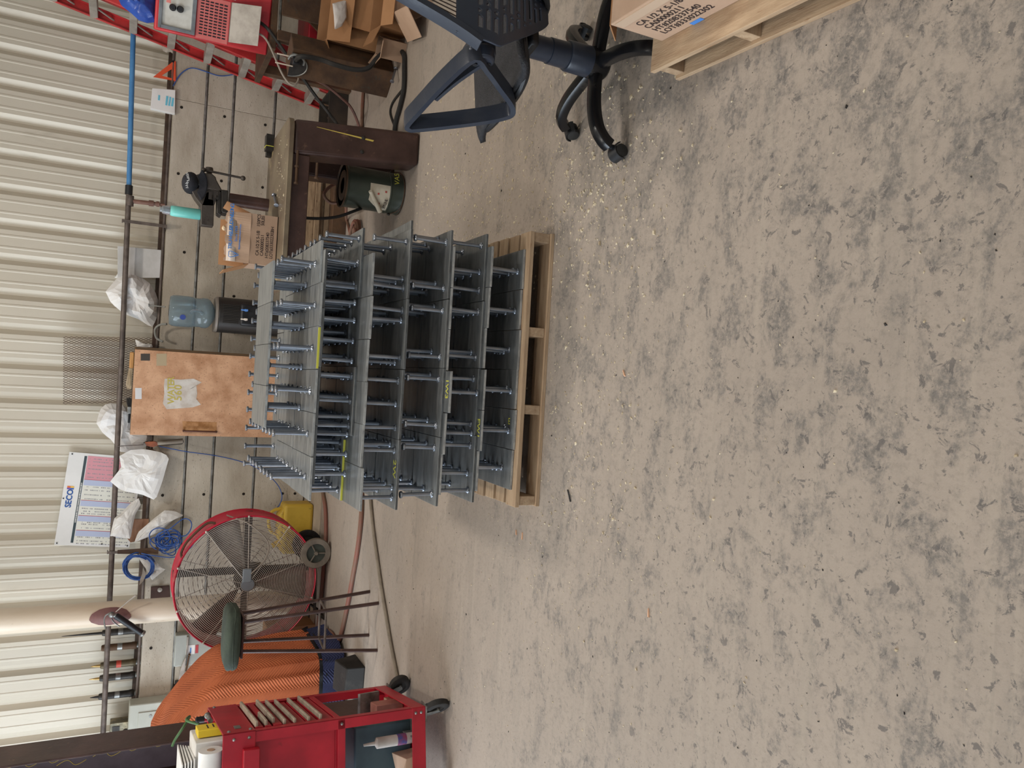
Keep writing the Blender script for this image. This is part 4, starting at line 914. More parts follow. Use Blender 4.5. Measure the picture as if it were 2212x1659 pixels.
MB().box((-.44, 7.27, CZ), (-.38, 7.31, CZ+.03)).build('ferrule', galv, bb, .004)
MB().box((-.52, 7.28, CZ+.004), (-.44, 7.30, CZ+.022)).build('handle', black, bb, .006)
bmm = MB()
for i in range(90):
    a = Vector((-.38, 7.272+random.random()*.036, CZ+.003+random.random()*.025)); bmm.cyl(a, a+Vector((.06+.02*random.random(), random.uniform(-.01, .01), random.uniform(-.002, .02))), .0016, .0012, 4)
bmm.build('bristles', dark_steel, bb)['kind'] = 'stuff'
# paper, boards and bags on the ledge
def px(pts, Y): return [PY(x, y, Y) for x, y in pts]
wht = mat('crumpled_white', (236, 232, 228), (222, 218, 214), 4, .75)
cl_ = mat('cloudy_film', (222, 218, 212), (204, 198, 190), 4, .35, 0, .2, 18)
BG = [('paper_bag', 'big crumpled white paper bag wedged behind the pipe above the water bottle', 'paper bag', ((228, 630), (248, 606), (262, 592), (290, 590), (322, 610), (336, 632), (344, 655), (338, 690), (328, 708), (300, 690), (268, 678), (240, 655)), 7.74, .09, 1, .05, wht),
      ('paper_bag', 'white paper bag billowing above the cupboard beside the wall chart', 'paper bag', ((208, 914), (216, 884), (232, 870), (268, 874), (284, 890), (292, 920), (330, 940), (326, 955), (300, 975), (262, 978), (240, 950), (222, 936)), 7.76, .07, 2, .04, wht),
      ('paper_sheet', 'stiff folded white paper hanging in front of the wall chart', 'paper', ((238, 1040), (262, 1010), (258, 985), (282, 972), (312, 970), (345, 976), (366, 986), (352, 1036), (336, 1081), (306, 1068), (262, 1060)), 7.58, .02, 4, .02, paper),
      ('plastic_bag', 'clear plastic bag hanging below the wall chart beside the bracket', 'plastic bag', ((238, 1158), (246, 1120), (262, 1108), (284, 1085), (300, 1076), (304, 1090), (292, 1112), (286, 1140), (282, 1164)), 7.60, .02, 5, .02, cl_),
      ('plastic_bag', 'long cloudy plastic bag draped down over the blue cord', 'plastic bag', ((290, 1172), (298, 1150), (330, 1122), (356, 1102), (378, 1104), (398, 1114), (376, 1122), (350, 1146), (320, 1160)), 7.62, .025, 6, .02, cl_),
      ('plastic_bag', 'small cloudy bag below the coil of blue cord', 'plastic bag', ((296, 1196), (330, 1208), (346, 1222), (358, 1230), (342, 1242), (328, 1254), (316, 1230), (302, 1210)), 7.62, .02, 7, .015, cl_),
      ('paper_scrap', 'torn white paper scrap beside the cupboard top', 'paper', ((292, 734), (310, 742), (328, 744), (330, 750), (310, 752), (296, 750)), 7.60, .015, 9, .02, wht),
      ('paper_scrap', 'crumpled brownish paper tucked on the ledge behind the ladder', 'paper', ((348, 92), (356, 88), (372, 98), (380, 108), (378, 120), (368, 112), (360, 114), (352, 110)), 7.75, .02, 10, .02, mat('kraft_paper', (176, 164, 150), (158, 146, 130), 6, .8))]
for nm, lb, ct, pts, Yb, bl_, sd, am, m in BG:
    tag(bag(px(pts, Yb), Yb, bl_, sd, am*1.5, 5, .3, 7., 30).build(nm, m, None, smooth=0), lb, ct)
MB_ = MB().prism(px(((254, 600), (254, 531), (348, 540), (349, 600)), 7.72), (0, .012, 0)).build('white_board', mat('dull_white_board', (206, 202, 198), (190, 186, 180), 5, .5), None, .002, 0)
tag(MB_, 'plain whitish board leaning on the ledge under the pipe', 'board')
mt = bag(px(((247, 600), (258, 586), (262, 572), (262, 604)), 7.75), 7.75, .01, 11, .01).build('paper_corner', paper, None, smooth=18); tag(mt, 'folded paper corner sticking up behind the white board', 'paper')
# white label box and orange square at the right
lbx = thing('parts_bag', 'white parts bag with pale blue printed panels standing on the ledge', 'bag', PY(376, 220, 7.72))
A_ = px(((329, 190), (379, 194), (378, 246), (325, 234)), 7.66); MB().prism(A_, (0, .05, 0)).build('body', paper, lbx, .004, 0)
cy = mat('pale_blue_print', (110, 190, 212), None, rough=.6)
for q in (((342, 205), (346, 206), (345, 217), (341, 216)), ((359, 207), (364, 208), (361, 228), (357, 227)), ((366, 209), (370, 210), (367, 229), (363, 228)), ((372, 211), (376, 212), (374, 230), (369, 229))):
    MB().prism(px(q, 7.658), (0, .003, 0)).build('printed_panel', cy, lbx, smooth=0)
sq = thing('speed_square', 'orange triangular speed square standing on the ledge', 'square', PY(380, 150, 7.72))
orm = mat('orange_plastic', (226, 92, 56), (206, 80, 48), 5, .45); SY = 7.70
o_ = px(((331, 166), (376, 131), (379, 133), (379, 174), (376, 174)), SY); i_ = px(((349, 163), (371, 149), (371, 149.5), (371, 169), (370.5, 169)), SY)
m = MB(); n = 5; off = Vector((0, .008, 0))
m.add(o_+i_+[p+off for p in o_+i_], [(i, (i+1) % n, n+(i+1) % n, n+i) for i in range(n)]+[(2*n+i, 3*n+i, 3*n+(i+1) % n, 2*n+(i+1) % n) for i in range(n)]+[(i, 2*n+i, 2*n+(i+1) % n, (i+1) % n) for i in range(n)]+[(n+i, n+(i+1) % n, 3*n+(i+1) % n, 3*n+i) for i in range(n)])
m.build('triangle', orm, sq, smooth=0)
MB().prism(px(((377, 132), (380, 132), (380, 175), (377, 175)), SY-.015), (0, .038, 0)).build('fence_edge', orm, sq, .002, 0)
q = PY(374, 133, SY-.002); MB().cyl(q, q+Vector((0, -.004, 0)), .010, n=12).build('pivot_hole', black, sq)
bcord = mat('blue_cord', (56, 96, 168), (44, 78, 146), 9, .5)
tag(MB().tube(smooth_path([PY(374, 186, 7.69), PY(386, 165, 7.69), PY(400, 152, 7.69), PY(416, 147, 7.69), PY(440, 153, 7.69), PY(470, 163, 7.69), PY(492, 163, 7.69), PY(515, 158, 7.68)], 6), .0045, 6).build('cord', bcord), 'single thin blue cord drooping across the concrete under the orange square', 'cord')
# water cooler
WC = Vector((.462, 7.22, 0)); ck_ = thing('water_cooler', 'black water dispenser with white and blue taps standing by the wall', 'water dispenser', WC)
dbk = mat('dispenser_black', (40, 38, 36), (52, 48, 44), 4, .4)
hz_ = .965
m = MB(); ring = []
def dsec(z, s_=1.):
    out = []
    for i in range(13): a = PI+PI*i/12; out.append(WC+Vector((.152*s_*math.cos(a), -.03+.115*s_*math.sin(a), z)))
    return out+[WC+Vector((.152*s_, .15, z)), WC+Vector((-.152*s_, .15, z))]
s0, s1 = dsec(0), dsec(hz_); n = len(s0); m.add(s0+s1, [tuple(range(n))[::-1], tuple(range(n, 2*n))]+[(i, (i+1) % n, n+(i+1) % n, n+i) for i in range(n)])
bd = m.build('body', dbk, ck_, .006)
s0, s1 = dsec(hz_, 1.02), dsec(hz_+.022, .97); m = MB(); m.add(s0+s1, [tuple(range(n))[::-1], tuple(range(n, 2*n))]+[(i, (i+1) % n, n+(i+1) % n, n+i) for i in range(n)]); m.build('top_rim', mat('rim_grey', (120, 112, 104), None, rough=.4), ck_, .004)
for i in range(12):
    x = -.075+i*.0138; y = -.03-.115*math.sqrt(1-(x/.152)**2); MB().box((WC.x+x, WC.y+y-.006, .80), (WC.x+x+.006, WC.y+y+.004, .93)).build('fin', dbk, bd)
MB().box((WC.x-.09, WC.y-.150, .58), (WC.x+.105, WC.y-.10, .79)).build('tap_recess', black, ck_, .02)
for x, c, nm in ((.045, (90, 140, 210), 'cold_tap'), (-.035, (222, 212, 200), 'hot_tap')):
    q = WC+Vector((x, -.152, .745)); t_ = MB(); t_.cyl(q, q+Vector((0, -.03, 0)), .011, n=10); t_.box((-.009, -.05, -.012), (.009, -.02, .018), Matrix.Translation(q)); t_.box((-.006, -.046, .012), (.006, -.030, .045), Matrix.Translation(q)); t_.build(nm, mat(nm, c, None, rough=.4), ck_, .003)
MB().box((WC.x-.10, WC.y-.165, .40), (WC.x+.10, WC.y-.10, .425)).build('drip_tray', black, ck_, .006)
jug = thing('water_jug', 'pale blue water bottle standing upside down on the black dispenser', 'water bottle', WC+Vector((0, 0, hz_+.02)))
jm = mat('blue_polycarbonate', (206, 222, 230), None, rough=.08, trans=.9, ior=1.3)
J = WC+Vector((0, 0, .955))
def jr(z, a, r):
    if .13 < z < .24 and abs(a-4.3) < .9: r -= .022*math.cos((a-4.3)/.9*PI/2)
    return r
prf = [(.028, 0), (.030, .03), (.075, .045), (.118, .075), (.130, .10), (.130, .135), (.124, .145), (.124, .20), (.130, .212), (.134, .27), (.134, .345), (.130, .372), (.118, .392), (.06, .398), (.0, .39)]
m = MB(); n = 40; vs = []
for r, z in prf:
    for i in range(n): a = 2*PI*i/n; q = jr(z, a, r); vs.append(J+Vector((q*math.cos(a), q*math.sin(a), z)))
m.add(vs, [(j*n+i, j*n+(i+1) % n, (j+1)*n+(i+1) % n, (j+1)*n+i) for j in range(len(prf)-1) for i in range(n)])
m.build('bottle', jm, jug, solid=.003, smooth=60)
MB().tube(smooth_path([J+Vector((-.02, -.128, .235)), J+Vector((-.0, -.140, .22)), J+Vector((.0, -.140, .16)), J+Vector((-.02, -.124, .14))], 5), .012, 8).build('grip', jm, jug)
q = PY(395, 685, WC.y-.13); MB().lathe([(0, .002), (.023, .002), (.023, 0)], (q.x, WC.y-.128, q.z), (-.35, -1, 0), 20).build('blue_sticker', mat('navy_sticker', (40, 60, 130), None, rough=.5), jug)
tag(MB().tube(smooth_path([PY(360, 700, 7.5), PY(345, 702, 7.55), PY(335, 712, 7.6), PY(338, 730, 7.62), PY(352, 738, 7.6)], 6), .010, 7).build('tube', mat('grey_tube', (150, 150, 144), None, rough=.5)), 'short grey tube curling down beside the water bottle', 'tube')
tag(MB().tube([PY(322, 659, 7.52), PY(357, 663, 7.45)], .006, 7).cyl(PY(320.5, 659, 7.52), PY(323, 659, 7.52), .014, n=10).build('wall_peg', galv), 'steel peg sticking up in front of the white paper bag', 'peg')
# caulking gun on a wire
cg = thing('caulking_gun', 'orange and grey caulking gun hung from the pipe by a wire', 'caulking gun', PY(390, 960, 7.6)); G = 7.60
MB().tube([PY(253, 964, G), PY(310, 961, G)], .004, 6).build('hanging_wire', grey_pipe, cg)
m = MB(); a, b = PY(340, 957, G), PY(395, 952, G)
m.cyl(a, b, .021, n=14).build('barrel', mat('dusty_grey_barrel', (150, 140, 124), (128, 116, 102), 8, .6), cg)
MB().prism(px(((313, 955), (333, 953), (342, 956), (342, 962), (330, 966), (316, 963)), G-.012), (0, .024, 0)).build('frame', mat('orange_rust', (172, 96, 62), (120, 70, 52), 12, .6), cg, .003)
MB().prism(px(((316, 962), (322, 968), (338, 974), (338, 980), (326, 976), (318, 970)), G-.008), (0, .016, 0)).build('trigger', rust, cg, .003)
MB().tube([PY(340, 963, G), PY(393, 959, G), PY(396, 955, G), PY(395, 950, G)], .0035, 6).build('rod', dark_steel, cg)
MB().tube([PY(310, 957, G), PY(322, 951, G), PY(334, 956, G)], .0035, 6).build('hook', dark_steel, cg)
tag(MB().tube(smooth_path([PY(344, 964, 7.62), PY(400, 975, 7.64), PY(470, 985, 7.66), PY(530, 1000, 7.66), PY(570, 1020, 7.66), PY(598, 1045, 7.66), PY(609, 1070, 7.66), PY(604, 1090, 7.66), PY(592, 1103, 7.64)], 6), .0042, 6).build('cord', bcord), 'long thin blue cord hanging from the caulking gun down the concrete', 'cord')
# coil of blue cord on its hook
random.seed(21)
cl = thing('cord_coil', 'tangled coils of blue cord hung on the wall above the drum fan', 'cord', PY(340, 1200, 7.58))
def loop(cx, cy, rx, ry, tilt, Yc, n=20):
    out = []
    for i in range(n):
        a = 2*PI*i/n; x = cx+rx*math.cos(a)*math.cos(tilt)-ry*math.sin(a)*math.sin(tilt); y = cy+rx*math.cos(a)*math.sin(tilt)+ry*math.sin(a)*math.cos(tilt)
        out.append(PY(x, y, Yc+.02*math.sin(a*2+cx)))
    return out
m = MB()
for i in range(9): m.tube(loop(300+random.uniform(-3, 3), 1224+random.uniform(-3, 3), 32+random.uniform(-4, 3), 26+random.uniform(-3, 3), random.uniform(-.3, .3), 7.57+.008*i), .0055, 6, True)
m.build('neat_coil', bcord, cl)
m = MB()
for i in range(14): m.tube(loop(358+random.uniform(-14, 12), 1168+random.uniform(-12, 12), random.uniform(13, 26), random.uniform(11, 18), random.uniform(-1, 1), 7.54+.008*i), .0048, 6, True)
m.tube(smooth_path([PY(345, 1160, 7.56), PY(375, 1136, 7.56), PY(396, 1121, 7.58), PY(410, 1124, 7.58), PY(414, 1135, 7.58), PY(408, 1150, 7.57), PY(396, 1158, 7.57), PY(370, 1153, 7.56)], 6), .0048, 6)
m.tube(smooth_path([PY(305, 1195, 7.56), PY(330, 1200, 7.56), PY(370, 1204, 7.56), PY(395, 1196, 7.57), PY(420, 1176, 7.6)], 6), .0048, 6)
m.build('loose_tangle', bcord, cl)
MB().prism(px(((309, 1226), (316, 1240), (309, 1256), (301, 1264), (303, 1250), (307, 1240)), 7.52), (0, .004, 0)).build('hook_plate', alu, cl)
# brown plate with knob on the wall
bp_ = thing('wall_plate', 'dark brown plate with a pale round knob fixed to the concrete', 'plate', PY(366, 1282, 7.69))
MB().prism(px(((326, 1268), (366, 1265), (368, 1298), (325, 1298)), 7.69), (0, .02, 0)).build('plate', brown_steel, bp_, .003, 0)
q = PY(345, 1272, 7.69); MB().lathe([(.013, 0), (.013, .02), (.020, .026), (.020, .038), (0, .042)], q, (0, -1, 0), 16).build('knob', alu, bp_)
tag(MB().prism(px(((270, 1158), (276, 1122), (322, 1121), (320, 1152), (306, 1166), (282, 1172)), 7.69), (0, .02, 0)).build('wood_scrap', mat('pinkish_wood', (178, 134, 106), (156, 114, 88), 5, .8, 0, .1, 20, .4, .6, (1, 1, 6)), None, .003, 0), 'pinkish wood scrap tucked between the plastic bags on the wall', 'wood scrap')
# ------------------------------------------------------------------ left: column, fan, stool, covered machine, trolley
CC = Vector((-2.158, 7.36, 0)); cream = mat('cream_column_paint', (222, 208, 188), (206, 188, 164), 2.5, .4, 0, .04, 20, .4, .7, (1, 1, .4), 0, (150, 110, 80), 12, .68, .76)
clm = thing('steel_column', 'round cream-painted steel column in front of the wall behind the fan', 'column', CC)
MB().cyl(CC, CC+Vector((0, 0, 5.39)), .103, n=40, cap=True).build('shaft', cream, clm)
MB().box((-.18, -.18, 0), (.18, .18, .02), Matrix.Translation(CC)).build('base_plate', dark_steel, clm)
m = MB(); n = 22; vs = [CC+Vector((0, -.108, 1.665))]
for i in range(n):
    a = 2*PI*i/n; w = .78*(1+.12*noise.noise(Vector((i*.8, 0, 2)))); an = w*math.cos(a); vs.append(CC+Vector((.1075*math.sin(an), -.1075*math.cos(an), 1.665+.155*math.sin(a)*(1+.1*noise.noise(Vector((i*.8, 5, 2)))))))
vs2 = [CC+Vector((.1078*math.sin(.5*math.asin(max(-1, min(1, (v.x-CC.x)/.1045)))), -.1078*math.cos(.5*math.asin(max(-1, min(1, (v.x-CC.x)/.1045)))), 1.665+(v.z-1.665)*.5)) for v in vs[1:]]
m.add([vs[0]]+vs2+vs[1:], [(0, i+1, (i+1) % n+1) for i in range(n)]+[(i+1, (i+1) % n+1, n+(i+1) % n+1, n+i+1) for i in range(n)])
m.build('primer_patch', mat('purple_primer', (112, 74, 72), (126, 88, 80), 9, .6), clm, smooth=60)
gg = thing('grease_gun', 'black grease gun hung slanting on the cream column', 'grease gun', CC+Vector((0, -.14, 1.45))); GY = 7.20
a, b = PY(250, 1330, GY), PY(306, 1367, GY)
MB().cyl(a, b, .026, n=18).build('barrel', black, gg); MB().lathe([(.027, 0), (.030, .004), (.030, .018), (.022, .024), (0, .026)], b, b-a, 18).build('end_cap', galv, gg)
hd_ = MB(); q = PY(241, 1328, GY); hd_.ball(q, .026, 12); hd_.cyl(q, a, .018, n=12); hd_.build('head', galv, gg)
MB().tube(smooth_path([PY(238, 1324, GY), PY(228, 1330, GY), PY(225, 1342, GY), PY(228, 1358, GY)], 5), .006, 7).build('nozzle', galv, gg)
MB().tube(smooth_path([PY(241, 1336, GY), PY(246, 1344, GY), PY(258, 1353, GY)], 5), .006, 7).build('lever', galv, gg)
MB().tube([PY(250, 1322, GY), PY(275, 1300, GY), PY(293, 1286, GY)], [.004, .005, .008], 7).build('coupler_tube', alu, gg)
# air tools standing on the ledge
TL_ = [(1361, 'grey air tool with a thin spike, first in the row right of the column', dark_steel, .19, 162), (1393, 'plain brown air tool without a bit, second in the row left of the column', rust, .0, 213), (1430, 'air tool with a red collar and brass bit in the row by the column', mat('olive_brown', (96, 84, 62), (74, 64, 48), 9, .5, .4), .045, 187), (1457, 'slim air tool with a shiny middle and brass bit, fourth in the row', dark_steel, .05, 187), (1496, 'dark air tool with a chrome middle and black pin, leftmost in the row', dark_steel, .04, 187)]
for i, (y, lb, m_, bit, _) in enumerate(TL_):
    p = PY(300-(y-1361)*.045, y, 7.80); p = Vector((p.x, 7.80, 1.396)); t = thing('air_tool', lb, 'air tool', p, 0, 'air tools on the ledge')
    MB().lathe([(.024, 0), (.024, .04), (.020, .045)], p, n=16).build('nose', galv, t)
    MB().lathe([(.028, .04), (.034, .05), (.034, .075), (.031, .085), (.031, .30), (.026, .325), (.020, .33)], p, n=20).build('body', m_, t)
    MB().lathe([(.0318, .16), (.0318, .20)], p, n=20).build('collar', (mat('red_collar', (196, 74, 56), None, rough=.5) if i == 2 else galv), t)
    if bit: MB().lathe([(.012, .33), (.010, .33+bit*.6), (.003, .33+bit*1.6), (0, .33+bit*1.7)], p, n=10).build('bit', mat('brass', (186, 152, 96), None, rough=.3, metal=.9) if i in (2, 3) else dark_steel, t)
# electrical boxes
pale = mat('pale_grey_enamel', (186, 186, 174), (172, 172, 160), 3, .45, 0, .02, 30)
ep_ = thing('electrical_panel', 'large pale grey electrical panel on the wall at the far left', 'electrical panel', (-3.4, 7.6, 1.1))
MB().box((-3.95, 7.54, 1.02), (-3.045, 7.70, 1.475)).build('case', pale, ep_, .01)
MB().box((-3.85, 7.532, 1.10), (-3.12, 7.54, 1.40)).build('door', pale, ep_, .003)
for x, z, r in ((-3.16, 1.30, .012), (-3.10, 1.12, .019)): MB().lathe([(r, 0), (r, .006), (0, .006)], (x, 7.533, z), (0, -1, 0), 14).build('knock_out', black if r > .015 else galv, ep_)
eb = thing('switch_box', 'grey switch box with red and white label beside the orange cover', 'electrical box', (-2.6, 7.66, .9))
MB().box((-2.765, 7.60, .60), (-2.475, 7.70, 1.125)).build('case', mat('grey_enamel', (166, 168, 160), (152, 154, 146), 3, .45), eb, .008)
MB().box((-2.66, 7.598, .955), (-2.575, 7.60, 1.03)).build('white_label', paper, eb); MB().box((-2.655, 7.597, .925), (-2.58, 7.60, .950)).build('red_label', mat('label_red', (178, 66, 70), None), eb)
MB().box((-2.65, 7.597, .985), (-2.60, 7.5985, .995)).build('blue_print', blue_ink, eb)
tb2 = thing('metal_case', 'small weld-marked metal case with a round hole beside the grey panel', 'metal case', PY(278, 1590, 7.75))
brz = mat('scorched_metal', (150, 136, 108), (104, 98, 84), 14, .3, .8, .1, 40, .4, .6)
MB().box((-3.62, 7.74, 1.40), (-3.27, 7.86, 1.62)).build('case', brz, tb2, .004); MB().lathe([(.026, 0), (.026, .004), (0, .004)], (-3.36, 7.739, 1.49), (0, -1, 0), 18).build('hole', hole, tb2); MB().box((-3.62, 7.735, 1.54), (-3.30, 7.742, 1.60)).build('window', dark_steel, tb2)
pbr = MB().prism([PY(*q, 7.57) for q in ((404, 1376), (402, 1420), (396, 1430), (388, 1452), (386, 1470), (394, 1492), (398, 1470), (400, 1440), (406, 1400), (408, 1376))], (0, .03, 0))
tag(pbr.build('grey_bar', alu, None, .003), 'long tapering grey bar hung across the switch box', 'bar')
tag(MB().cyl(PY(408, 1418, 7.588), PY(402, 1450, 7.588), .008, n=8).ball(PY(409, 1415, 7.588), .012, 10).build('lever', rust), 'brown lever with a ball end beside the grey bar', 'lever')
tag(MB().tube([PY(376, 1478, 7.69), PY(379, 1505, 7.69)], .006, 6).box((-.02, -.01, -.016), (.012, .01, .016), Matrix.Translation(PY(382, 1473, 7.69))).build('hook_rod', dark_steel), 'thin dark hook rod hanging above the orange cover', 'hook')
tag(MB().tube([PY(306, 1600, 7.515), PY(340, 1568, 7.525), PY(368, 1536, 7.53)], [.016, .006, .005], 8).build('screwdriver', alu), 'long screwdriver leaning against the grey panel', 'screwdriver')
tag(MB().prism([PY(*q, 7.50) for q in ((347, 1549), (353, 1551), (352, 1592), (343, 1596))], (0, .036, 0)).build('white_block', paper, None, .004), 'white block standing behind the orange cover', 'block')
# drum fan
FC = Vector((-1.768, 6.60, .672)); FR = .555
fanred = mat('fan_red', (196, 44, 66), (168, 34, 54), 4, .4, 0, .03, 30, .4, .65, (1, 1, 1), 0, (176, 140, 122), 5, .60, .75)
fan = thing('drum_fan', 'big red drum fan with round wire grille and two wheels', 'fan', (FC.x, FC.y, 0))
m = MB(); n = 72; AY = Vector((0, 1, 0))
pf = [(FR-.004, 0), (FR+.004, -.008), (FR+.010, 0), (FR+.006, .012), (FR, .02), (FR, .30), (FR+.006, .31), (FR+.010, .32), (FR-.004, .322), (FR-.006, .30), (FR-.006, .02), (FR-.006, 0)]
vs = []
for r, h in pf:
    for i in range(n): a = 2*PI*i/n; vs.append(FC+Vector((r*math.cos(a), h, r*math.sin(a))))
k = len(pf); m.add(vs, [(j*n+i, j*n+(i+1) % n, ((j+1) % k)*n+(i+1) % n, ((j+1) % k)*n+i) for j in range(k) for i in range(n)])
m.build('drum', fanred, fan)
wire = mat('chromed_wire', (186, 176, 166), (160, 150, 140), 8, .4, .5)
def grille(y, cnt, r0_, name, bow):
    m = MB()
    for j in range(cnt):
        r = r0_+(FR-.012-r0_)*j/(cnt-1); yy = y+bow*(1-(r/FR)**2)
        m.tube([FC+Vector((r*math.cos(2*PI*i/64), yy, r*math.sin(2*PI*i/64))) for i in range(64)], .0030, 4, True)
    m.build(name+'_rings', wire, fan); m = MB()
    for i in range(10):
        a = 2*PI*i/10+.03; m.tube([FC+Vector((r*math.cos(a), y+bow*(1-(r/FR)**2)-.003, r*math.sin(a))) for r in (r0_, .2, .35, FR+.002)], .003, 5)
        if bow < 0:
            c = FC+Vector((FR*math.cos(a), -.010, FR*math.sin(a))); m.ball(c, .010, 8)
    m.build(name+'_spokes', wire, fan)
grille(-.004, 38, .058, 'front_grille', -.03); grille(.31, 14, .06, 'rear_grille', .02)
MB().lathe([(0, .012), (.05, .010), (.054, .002), (.054, 0)], FC+Vector((0, -.036, 0)), (0, -1, 0), 24).build('badge_disc', mat('grey_disc', (120, 124, 130), None, rough=.4, metal=.4), fan)
bdm = mat('fan_blade_steel', (124, 114, 102), (100, 92, 84), 4, .45, .5)
for i in range(3):
    a0 = 2*PI*i/3+2.5; m = MB()
    def bl(u, v): r = .09+.43*u; an = a0+(v-.5)*(.62-.12*u); return FC+Vector((r*math.cos(an), .15+(v-.5)*.13, r*math.sin(an)))
    m.grid(bl, 8, 4).build('blade', bdm, fan, solid=.003, smooth=60)
MB().lathe([(.085, 0), (.09, .01), (.09, .07), (.06, .08)], FC+Vector((0, .11, 0)), (0, 1, 0), 24).build('hub', dark_steel, fan)
MB().lathe([(.09, 0), (.10, .02), (.10, .13), (.06, .15), (0, .15)], FC+Vector((.0, .20, -.10)), (0, 1, 0), 24).build('motor', dark_steel, fan)
MB().box((-FR, .235, -.03), (FR, .262, .03), Matrix.Translation(FC+Vector((0, 0, -.02)))).build('motor_bar', dark_steel, fan, .003)
MB().box((-.03, .235, -FR), (.03, .262, FR), Matrix.Translation(FC+Vector((.05, 0, 0)))).build('upright_bar', dark_steel, fan, .003)
jb = MB().box((-.055, -.05, -.035), (.055, -.02, .035), Matrix.Translation(FC+Vector((.075, .0, .01)))).build('junction_box', mat('clear_box', (120, 126, 132), None, rough=.3), fan, .006)
MB().tube(smooth_path([FC+Vector((.09, -.05, -.02)), FC+Vector((.22, -.055, -.13)), FC+Vector((.36, -.05, -.13)), FC+Vector((.50, -.03, .02)), FC+Vector((.545, .02, .14)), FC+Vector((.54, .15, .17))], 7), .006, 7).build('lead', mat('taupe_lead', (132, 120, 108), None, rough=.6), fan)
m = MB(); a, b = FC+Vector((.45, .06, .345)), FC+Vector((.26, .12, .51))
m.tube(smooth_path([FC+Vector((.50, .03, .27)), FC+Vector((.49, .05, .34)), FC+Vector((.36, .06, .465)), FC+Vector((.27, .05, .51)), FC+Vector((.23, .03, .505))], 6), .010, 7); m.build('handle', rust, fan)
WR = .128
for y, m_ in ((-.02, mat('grey_wheel', (116, 106, 94), (96, 86, 76), 9, .7)), (.34, rubber)):
    w = Vector((-1.538, FC.y+y, WR)); wo = MB().lathe([(.082, -.022), (.090, -.024), (.122, -.022), (WR, -.012), (WR, .012), (.122, .022), (.090, .024), (.082, .022), (.082, -.022)], w, (0, 1, 0), 40, False).build('wheel', m_, fan)
    MB().lathe([(0, -.012), (.024, -.012), (.026, .0), (.082, .002), (.082, .008), (0, .01)], w, (0, 1, 0), 32).build('wheel_disc', mat('dark_green_disc', (62, 66, 58), None, rough=.6), wo)
    sp = MB()
    for i in range(3):
        a_ = 2*PI*i/3+.5; sp.cyl(w+Vector((.02*math.cos(a_), -.010, .02*math.sin(a_))), w+Vector((.084*math.cos(a_), -.010, .084*math.sin(a_))), .006, n=6)
    sp.lathe([(0, -.026), (.014, -.026), (.016, -.012)], w, (0, 1, 0), 12); sp.build('wheel_spokes', m_, wo)
MB().cyl((-1.538, FC.y-.02, WR), (-1.538, FC.y+.34, WR), .010, n=8).build('axle', dark_steel, fan)
stf = MB()
for y in (.02, .29): stf.tube([(-1.538, FC.y+y, WR+.0), (-1.70, FC.y+y, .115), (-2.05, FC.y+y, .10), (-2.12, FC.y+y, .012)], .013, 8)
stf.tube([(-2.12, FC.y+.02, .013), (-2.12, FC.y+.29, .013)], .013, 8); stf.build('stand', dark_steel, fan)
# yellow jerrycan behind the fan
yel = mat('yellow_plastic', (212, 176, 66), (190, 152, 48), 4, .45, 0, .05, 30, .45, .7, (1, 1, 1), 0, (120, 98, 44), 9, .66, .74)
can = thing('jerrycan', 'yellow plastic jerrycan standing by the wall behind the fan', 'jerrycan', (-1.42, 7.38, .012)); cb0 = .0125
MB().box((-1.70, 7.26, cb0), (-1.235, 7.50, cb0+.27)).build('body', yel, can, .03, seg=3)
MB().hexa([(-1.60, 7.28, cb0+.262), (-1.26, 7.28, cb0+.262), (-1.26, 7.48, cb0+.262), (-1.60, 7.48, cb0+.262)], [(-1.56, 7.30, cb0+.31), (-1.34, 7.30, cb0+.31), (-1.34, 7.46, cb0+.31), (-1.56, 7.46, cb0+.31)]).build('shoulder', yel, can, .02, seg=3)
MB().tube(smooth_path([(-1.29, 7.38, cb0+.26), (-1.30, 7.38, cb0+.33), (-1.34, 7.38, cb0+.375), (-1.42, 7.38, cb0+.385), (-1.50, 7.38, cb0+.36), (-1.53, 7.38, cb0+.30)], 5), .015, 8).build('handle', yel, can)
MB().cyl((-1.60, 7.38, cb0+.26), (-1.64, 7.38, cb0+.34), .03, .026, 14).build('spout', yel, can)
for i, (x0, x1, lb) in enumerate(((-2.62, -2.28, 'closed brown carton behind the fan'),)):
    t = thing('carton', 'brown carton on the floor between the fan and the orange cover', 'box', (-2.45, 7.1, 0)); MB().box((x0, 6.98, .0), (x1+.0, 7.24, .42)).build('body', card_in, t, .004, 0); MB().box((x0+.11, 6.978, .02), (x0+.15, 6.98, .418)).build('tape', MATS['clear_tape'], t)
# stool with green cushion
green = mat('green_canvas', (64, 74, 62), (50, 58, 50), 8, .8, 0, .3, 30, .4, .65)
FT = [(-1.555, 5.378), (-1.576, 5.156), (-1.857, 5.339), (-1.895, 5.126)]; TP = [(-1.63, 5.335), (-1.645, 5.20), (-1.815, 5.335), (-1.835, 5.20)]
so = thing('stool', 'rusty steel stool with a green canvas cushion in front of the fan', 'stool', (-1.72, 5.25, 0))
for (fx, fy), (tx, ty) in zip(FT, TP): MB().cyl((fx, fy, 0), (tx, ty, .89), .0125, n=10).build('leg', brown_steel, so)
def lp_(i, z): t = z/.89; return Vector((FT[i][0]+(TP[i][0]-FT[i][0])*t, FT[i][1]+(TP[i][1]-FT[i][1])*t, z))
for i, j, z in ((0, 1, .36), (1, 3, .36), (3, 2, .36), (2, 0, .36)): MB().cyl(lp_(i, z), lp_(j, z), .008, n=8).build('rung', grey_pipe, so)
MB().box((-1.87, 5.16, .885), (-1.60, 5.37, .90)).build('seat_pan', brown_steel, so, .003)
